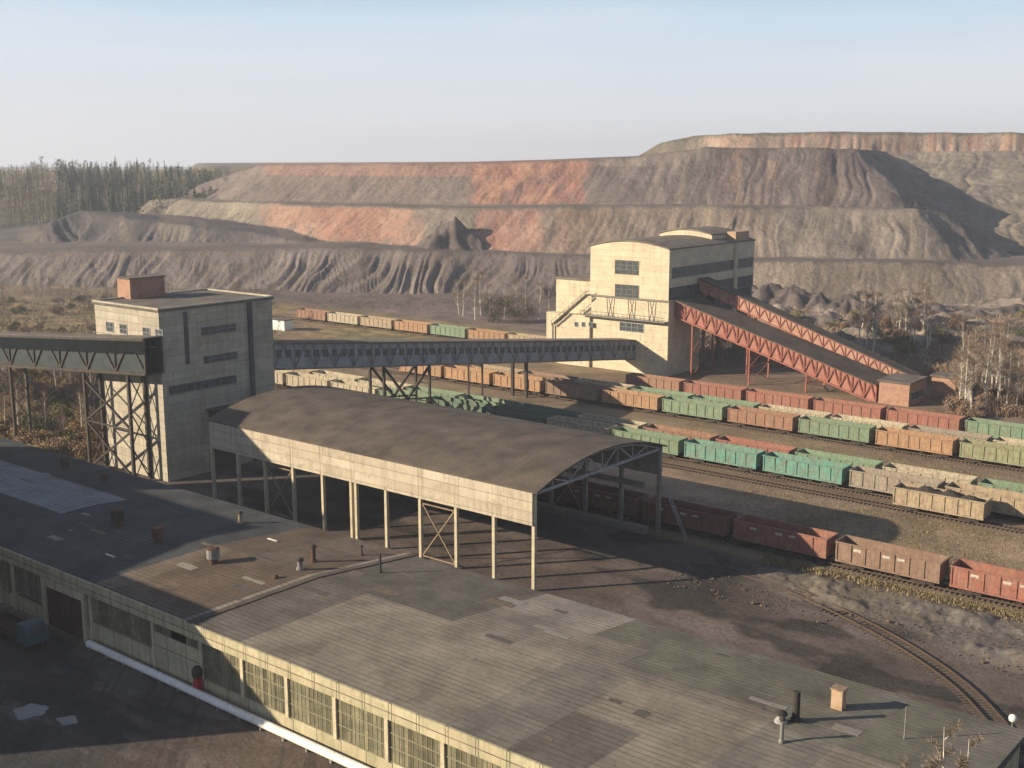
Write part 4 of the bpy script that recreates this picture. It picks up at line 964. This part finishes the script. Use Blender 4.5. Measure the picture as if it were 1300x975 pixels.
MB().box(q[0]-3.5, q[0]+3, q[1]-1.6, q[1]+1.6, .2, 3.1).build('wall', M['white'], t_); MB().box(q[0]-3.7, q[0]+3.2, q[1]-1.9, q[1]+1.9, 3.103, 3.35).build('roof', M['galroof'], t_)

# ------------------------------------------------------------------ vegetation
def rnd_dir(r): a = r.uniform(0, 2*math.pi); return a
def bare_tree(seed, H, spread, twigs, birch=True):
    r = random.Random(seed); tr = MB(); cr_ = MB(); p = Vector((0,0,-.3)); segs = []
    lean = Vector((r.uniform(-.06,.06), r.uniform(-.06,.06), 1)); rad = H*.013+.02; N = 7
    pts = [p]
    for i in range(N): p = p+Vector((lean.x*H/N+r.uniform(-.12,.12), lean.y*H/N+r.uniform(-.12,.12), H/N)); pts.append(p.copy())
    for i in range(N): tr.tube(pts[i], pts[i+1], rad*(1-i/N)+.015, rad*(1-(i+1)/N)+.015, 6, False)
    for k in range(26):
        f = r.uniform(.25, .97); i = min(int(f*N), N-1); a = pts[i].lerp(pts[i+1], f*N-i); ang = r.uniform(0, 6.28); l = spread*(1.15-f)*r.uniform(.6, 1.2)+.4
        e = a+Vector((math.cos(ang)*l, math.sin(ang)*l, l*r.uniform(.6, 1.3))); 
        tr.tube(a, e, rad*.3*(1.1-f)+.012, .01, 4, False); segs.append((a, e))
    for k in range(twigs):
        a, e = segs[r.randrange(len(segs))]; s = a.lerp(e, r.uniform(.25, 1)); l = r.uniform(.4, 1.1)*spread*.32
        d = Vector((r.gauss(0,1), r.gauss(0,1), r.uniform(-.2,1.2))).normalized()*l; w_ = Vector((r.gauss(0,1), r.gauss(0,1), r.gauss(0,1))).normalized()*.022
        cr_.poly([s-w_, s+w_, s+d])
        e2 = s+d*.5; d2 = Vector((r.gauss(0,1), r.gauss(0,1), r.uniform(-.3,1))).normalized()*l*.6; cr_.poly([e2-w_*.8, e2+w_*.8, e2+d2])
    return tr, cr_
def conifer(seed, H):
    r = random.Random(seed); tr = MB(); cr_ = MB(); tr.tube((0,0,-.3), (0,0,H*.97), H*.014, .02, 6, False)
    for k in range(620):
        f = r.random()**.8; z = H*(.14+.84*f); rad = H*.17*(1-f)*r.uniform(.4, 1.1)+.12; a = r.uniform(0, 6.28); d = Vector((math.cos(a), math.sin(a), -.35)); s = Vector((0,0,z))+Vector((d.x, d.y, 0))*rad*.2; e = s+d*rad; w_ = Vector((-d.y, d.x, 0))*(.16+.25*rad)
        cr_.poly([s, e-w_*.5, e+d*.2, e+w_*.5])
    return tr, cr_
def bush(seed, Rr, Hh, n_):
    r = random.Random(seed); tr = MB(); cr_ = MB()
    for k in range(7): a = r.uniform(0, 6.28); l = Rr*r.uniform(.4, .9); tr.tube((0,0,-.1), (math.cos(a)*l, math.sin(a)*l, Hh*r.uniform(.6,.95)), .04, .01, 4, False)
    cl = [(r.gauss(0, Rr*.45), r.gauss(0, Rr*.45), Hh*r.uniform(.25, .85)) for _ in range(9)]
    for k in range(n_):
        c = cl[r.randrange(9)]; p_ = Vector((c[0]+r.gauss(0, Rr*.2), c[1]+r.gauss(0, Rr*.2), max(.05, c[2]+r.gauss(0, Hh*.14)))); d = Vector((r.gauss(0,1), r.gauss(0,1), r.gauss(0,1))).normalized(); e = d.orthogonal().normalized()*.09; d = d*.16
        cr_.poly([p_-d, p_-e, p_+d, p_+e])
    return tr, cr_
TD = {}
def tdata(key, fn, tm, cm):
    a, c = fn(); TD[key] = (a.data(key+'_trunk', M[tm]), c.data(key+'_crown', M[cm]))
for i in range(4): tdata(f'birch{i}', lambda i=i: bare_tree(20+i, 12+i, 3.0, 1500), 'birch', 'twigred' if i % 2 else 'twig')
for i in range(3): tdata(f'bare{i}', lambda i=i: bare_tree(40+i, 15+i, 4.0, 1100), 'bark', 'twig')
for i in range(2): tdata(f'fir{i}', lambda i=i: conifer(60+i, 17+2*i), 'bark', 'needles')
for i in range(3): tdata(f'bush{i}', lambda i=i: bush(80+i, 2.2, 2.6, 1500), 'bark', ('dry','olive','twigred')[i])
for i in range(4): tdata(f'sapling{i}', lambda i=i: bare_tree(120+i, 20, 1.7, 2200), 'birch', 'twig')
tdata('bigbush', lambda: bush(90, 4.5, 6.5, 3500), 'bark', 'olive')
def plant(kind, key, x, y, label, cat, grp, sc=1., z=None, rng=random):
    z = gh(x, y) if z is None else z
    o = thing(kind, label, cat, (x, y, max(z-.15, -.1) if z < 1 else z-.6), grp); o.scale = (sc, sc, sc*rng.uniform(.9, 1.12)); o.rotation_euler = (0, 0, rng.uniform(0, 6.28))
    for nm, d in zip(('trunk', 'crown'), TD[key]):
        c = bpy.data.objects.new(nm, d); C.objects.link(c); c.parent = o
    return o
rg = random.Random(11)
# birches at the right behind the wagons
for i in range(46):
    px = rg.choice([rg.uniform(1215, 1330), rg.uniform(1215, 1300), rg.uniform(1090, 1180)]); py = rg.uniform(475, 528) if px > 1215 else rg.uniform(415, 455)
    p_ = gz(px, py); plant('birch_tree', f'birch{i % 4}', p_[0], p_[1], 'bare birch in the thicket at the right edge behind the green wagons' if px > 1200 else 'bare birch on the rough ground behind the narrow red gallery', 'tree', 'birches at the right edge' if px > 1200 else 'birches behind the red galleries', rg.uniform(.8, 1.15), 0, rg)
for i in range(34):
    px = rg.uniform(1200, 1340); p_ = gz(px, rg.uniform(470, 535)); plant('bush', 'bush2', p_[0], p_[1], 'low reddish bush among the birches at the right edge', 'bush', 'bushes among the right birches', rg.uniform(.7, 1.2), 0, rg)
for i in range(24):
    p_ = gz(rg.uniform(880, 1010), rg.uniform(446, 476)); plant('bare_tree', f'bare{i % 3}', p_[0], p_[1], 'bare grey sapling in the thicket under the wide red gallery', 'tree', 'saplings under the red gallery', rg.uniform(.4, .6), 0, rg)
# birches and bush near the far wagons, left of the cream building
for i, px in enumerate((583, 588, 603, 611, 640, 655, 668, 684, 697, 622)):
    p_ = gz(px, 398+rg.uniform(0, 12)); plant('birch_tree', f'birch{i % 4}', p_[0], p_[1], 'slender bare birch behind the far wagons, left of the cream building', 'tree', 'birches behind the far wagons', rg.uniform(.8, 1.1), 0, rg)
for i, (px, l) in enumerate(((634, 'broad olive bush, left of the pair behind the far wagons'), (662, 'broad olive bush, right of the pair behind the far wagons'))):
    p_ = gz(px, 409); plant('bush', 'bigbush', p_[0], p_[1], l, 'bush', None, 1.15, 0, rg)
# scrub at the left
for i in range(105):
    px = rg.uniform(-25, 128); p_ = gz(px, rg.uniform(470, 585)); k = rg.choice([0, 0, 1, 2])
    plant('bush', f'bush{k}', p_[0], p_[1], ('dry golden bush', 'olive bush', 'reddish twiggy bush')[k]+' in the scrub left of the concrete tower', 'bush', ('golden', 'olive', 'reddish')[k]+' bushes left of the tower', rg.uniform(.6, 1.2), 0, rg)
for i in range(44):
    px = rg.uniform(-20, 122); p_ = gz(px, rg.uniform(462, 560)); plant('birch_tree', f'birch{i % 4}', p_[0], p_[1], 'bare birch in the scrub seen below the left gallery', 'tree', 'birches left of the tower', rg.uniform(.45, .8), 0, rg)
for i in range(60):
    px = rg.uniform(-20, 340); p_ = gz(px, rg.uniform(372, 430)); plant('bare_tree', f'bare{i % 3}', p_[0], p_[1], 'small bare tree on the brown flat below the heaps at left', 'tree', 'bare trees on the left flat', rg.uniform(.3, .6), 0, rg)
for i in range(60):
    px = rg.uniform(-20, 345); p_ = gz(px, rg.uniform(375, 440)); plant('bush', f'bush{rg.choice([0,1,1,2])}', p_[0], p_[1], 'scrubby bush on the brown flat below the heaps at left', 'bush', 'bushes on the left flat', rg.uniform(.6, 1.1), 0, rg)
for i in range(40):
    px = rg.uniform(960, 1330); p_ = gz(px, rg.uniform(402, 452)); plant('bush', f'bush{rg.choice([1,1,2])}', p_[0], p_[1], 'dull bush on the lumpy ground below the right heaps', 'bush', 'bushes below the right heaps', rg.uniform(.7, 1.2), 1.0, rg)
# far wood on the hill at the left
for i in range(300):
    px = rg.uniform(-30, 285); D_ = rg.uniform(610, 760)+max(0, px-200)*.6; tp_ = min(1, max(.4, (300-px)/110)); p_ = gD(px, 250, D_); fir = (75 < px < 265 and rg.random() < .5) or rg.random() < .08
    if fir: plant('fir_tree', f'fir{i % 2}', p_[0], p_[1], 'dark fir in the wood on the far left hill', 'tree', 'firs on the left hill', rg.uniform(.7, 1.0)*tp_, None, rg)
    elif i % 2: plant('birch_tree', f'birch{i % 4 // 2 * 2}', p_[0], p_[1], 'pale trunked birch in the wood on the far left hill', 'tree', 'birches on the left hill', rg.uniform(.95, 1.3)*tp_, None, rg)
    else: plant('bare_tree', f'bare{i % 3}', p_[0], p_[1], 'bare grey tree in the wood on the far left hill', 'tree', 'bare trees on the left hill', rg.uniform(.7, 1.0)*tp_, None, rg)
b = MB(); b2_ = MB(); r = random.Random(21)
for _ in range(750):
    px = r.uniform(-60, 292); D_ = r.uniform(600, 800)+max(0, px-200)*.5; p_ = gD(px, 250, D_); z = gh(p_[0], p_[1])-.5; H_ = r.uniform(7, 15)*min(1, max(.4, (300-px)/110)); fir = 70 < px < 270 and r.random() < .55
    bb = b2_ if fir else b; x, y = p_[0], p_[1]
    b.beam((x, y, z), (x+r.gauss(0, .3), y, z+H_*.95), .18)
    for k in range(46):
        f_2 = r.random(); zz = z+H_*(.25+.75*f_2) if not fir else z+H_*(.1+.9*f_2); w_ = (1.8*(1-abs(f_2-.35))+.3) if not fir else 2.6*(1-f_2)+.2
        a = r.uniform(0, 6.28); c = Vector((x+math.cos(a)*w_*r.random(), y+math.sin(a)*w_*r.random(), zz)); e = Vector((r.gauss(0, 1), r.gauss(0, 1), r.gauss(.6 if not fir else -.2, .7))).normalized()*r.uniform(.5, 1.3); g_ = e.orthogonal().normalized()*(.07 if not fir else .35)
        bb.poly([c-g_, c+g_, c+e])
o = b.build('bare_wood', M['woodtwig']); o['kind'] = 'stuff'; o = b2_.build('fir_wood', M['needles']); o['kind'] = 'stuff'
# near birches at the lower right corner
for px, py, l in ((1170, 1000, 'leftmost of the near birches in the lower right corner'), (1190, 1005, 'second near birch from the left in the lower right corner'), (1212, 1015, 'third near birch from the left in the lower right corner'), (1250, 1010, 'rightmost of the near birches in the lower right corner'), (1234, 1010, 'second near birch from the right in the lower right corner')):
    p_ = gv(px, 925, 56.5); plant('birch_tree', 'sapling%d' % (int(px) % 4), p_[0], p_[1], l, 'tree', 'near birches', p_[2]/21*(.96+.02*(int(px) % 5)), 0, rg)
# dark evergreen and lamp at the right edge
p_ = gz(1296, 985); plant('fir_tree', 'fir0', p_[0]+1.5, p_[1], 'dark evergreen at the right edge by the end of the workshop', 'tree', None, .32, 0, rg)
p_ = gz(1283, 945); lp = thing('street_lamp', 'street lamp with white globe at the right end of the workshop', 'lamp', (p_[0], p_[1], 0)); zt = gv(1283, 912, p_[1])[2]
MB().tube((p_[0], p_[1], 0), (p_[0], p_[1], zt-.3), .09, .06).build('pole', M['steelgrey'], lp); MB().lathe((p_[0], p_[1], zt-.3), [(.12,0),(.3,.15),(.36,.38),(.28,.6),(.1,.7)]).build('globe', M['white'], lp, True)
# grass and low scrub
def scatter(name, n_, fn, m, hh, ww):
    b = MB(); r = random.Random(name)
    for _ in range(n_):
        q_ = fn(r)
        if q_ is None: continue
        x, y, z = q_
        for k in range(3):
            a = r.uniform(0, 6.28); d = Vector((math.cos(a), math.sin(a), 0))*ww*r.uniform(.5, 1); h_ = hh*r.uniform(.5, 1.3); t__ = Vector((x+r.gauss(0, ww), y+r.gauss(0, ww), z)); b.poly([t__-d*.5, t__+d*.5, t__+Vector((r.gauss(0, .3)*hh, r.gauss(0, .3)*hh, h_))])
    o = b.build(name, M[m]); o['kind'] = 'stuff'; return o
def fl(r): 
    p_ = gz(r.uniform(-20, 350), 370+r.random()**.7*215)
    return None if p_[0] > -172 else (p_[0], p_[1], -.05)
scatter('dry_grass', 16000, fl, 'grass', .8, .5)
def fr(r):
    p_ = gz(r.uniform(860, 1330), r.uniform(395, 530)); return None if (p_[1] < 214 or (p_[0] < -70 and p_[1] < 256)) else (p_[0], p_[1], 0)
scatter('undergrowth', 12000, fr, 'twigred', 1.1, .4)
def fy(r):
    v = r.choice([r.uniform(134, 157.5), r.uniform(136, 157), r.uniform(172, 175), r.uniform(178.5, 190), r.uniform(200.3, 202)]); return (r.uniform(-110 if v > 160 else -78, -15), v, -.03)
scatter('yard_grass', 9000, fy, 'grass', .2, .2)
def fv(r): return (r.uniform(-62, -25), 128.9-abs(r.gauss(0, 1.1)), .1)
scatter('trackside_weeds', 1300, fv, 'grass', .35, .2)
# loose stones and debris beside the siding
b = MB(); r = random.Random(4)
for _ in range(900):
    x = r.uniform(-68, -22); y = r.uniform(112, 127); s = r.uniform(.04, .15)*(1 if r.random() < .95 else 2.2)
    b.lathe((x, y, -.05+r.random()*.3), [(s*.8,0),(s,s*.3),(s*.5,s*.8)], 5)
o = b.build('rubble', M['sleeper']); o['kind'] = 'stuff'
# lorry parked in the shade by the gate
lx, ly = gz(22, 812)[:2]
lo_ = thing('parked_lorry', 'dark teal flatbed lorry parked in deep shade by the workshop at the left edge', 'lorry', (lx, ly, 0))
mt, tt_, bb_ = newmat('lorry_paint'); bb_.inputs['Base Color'].default_value = (.03,.09,.10,1); bb_.inputs['Roughness'].default_value = .45
b = MB(); b.mesh([(lx+2.2,ly-1.2,.7),(lx+4.2,ly-1.2,.7),(lx+4.2,ly+1.2,.7),(lx+2.2,ly+1.2,.7),(lx+2.3,ly-1.15,2.75),(lx+3.7,ly-1.1,2.75),(lx+3.7,ly+1.1,2.75),(lx+2.3,ly+1.15,2.75),(lx+4.15,ly-1.2,1.7),(lx+4.15,ly+1.2,1.7)],
 [(0,3,2,1),(4,5,6,7),(0,1,8,5,4),(1,2,9,8),(8,9,6,5),(2,3,7,6,9),(3,0,4,7)]); b.build('cab', mt, lo_)
b = MB()
b.poly([(lx+4.17,ly-1.0,1.8),(lx+4.17,ly+1.0,1.8),(lx+3.77,ly+.95,2.6),(lx+3.77,ly-.95,2.6)]); b.build('windscreen', M['glass'], lo_)
b = MB(); b.box(lx-4.2, lx+2.1, ly-1.25, ly+1.25, .95, 1.12).box(lx-4.2, lx+2.1, ly-1.25, ly-1.18, 1.121, 1.65).box(lx-4.2, lx+2.1, ly+1.18, ly+1.25, 1.121, 1.65).box(lx-4.2, lx-4.13, ly-1.17, ly+1.17, 1.121, 1.65); b.build('flatbed', M['door'], lo_)
MB().box(lx-4, lx+4, ly-.5, ly+.5, .6, .93).build('chassis', M['black'], lo_)
for dx in (-3., -1.8, 3.2):
    for sy in (-1, 1): MB().tube((lx+dx, ly+sy*.95, .5), (lx+dx, ly+sy*1.22, .5), .5, n=14).build('wheel', M['black'], lo_)
# puddles in the shaded yard
def puddle(pts, name='puddle'):
    P_ = [gz(*p) for p in pts]; c = sum(P_)/len(P_); b = MB(); ring = []
    n_ = 40
    for i in range(n_):
        f = i/n_*len(P_); k = int(f); q_ = P_[k]*(1-(f-k))+P_[(k+1) % len(P_)]*(f-k); q_ = c+(q_-c)*(.9+.2*random.random()); ring.append((q_[0], q_[1], .03))
    b.poly(ring); o = b.build(name, M['water']); o['kind'] = 'structure'
m, t, bb = newmat('puddle_water'); bb.inputs['Base Color'].default_value = (.05,.06,.065,1); bb.inputs['Roughness'].default_value = .08; M['water'] = m
puddle([(15,902),(40,893),(62,897),(55,908),(25,915)]); puddle([(70,912),(95,908),(100,918),(80,922)]); puddle([(50,848),(90,842),(105,850),(70,858)])

# ------------------------------------------------------------------ haze
m = bpy.data.materials.new('haze'); m.use_nodes = True; t = m.node_tree; t.nodes.clear(); ov = t.nodes.new('ShaderNodeOutputMaterial'); pv = t.nodes.new('ShaderNodeVolumePrincipled')
pv.inputs['Color'].default_value = (.78,.86,1,1); pv.inputs['Density'].default_value = .00024; pv.inputs['Anisotropy'].default_value = .2; t.links.new(pv.outputs[0], ov.inputs['Volume'])
b = MB(); b.box(-3200, 3200, -600, 4200, -6, 130); o = b.build('haze', m); o['kind'] = 'stuff'
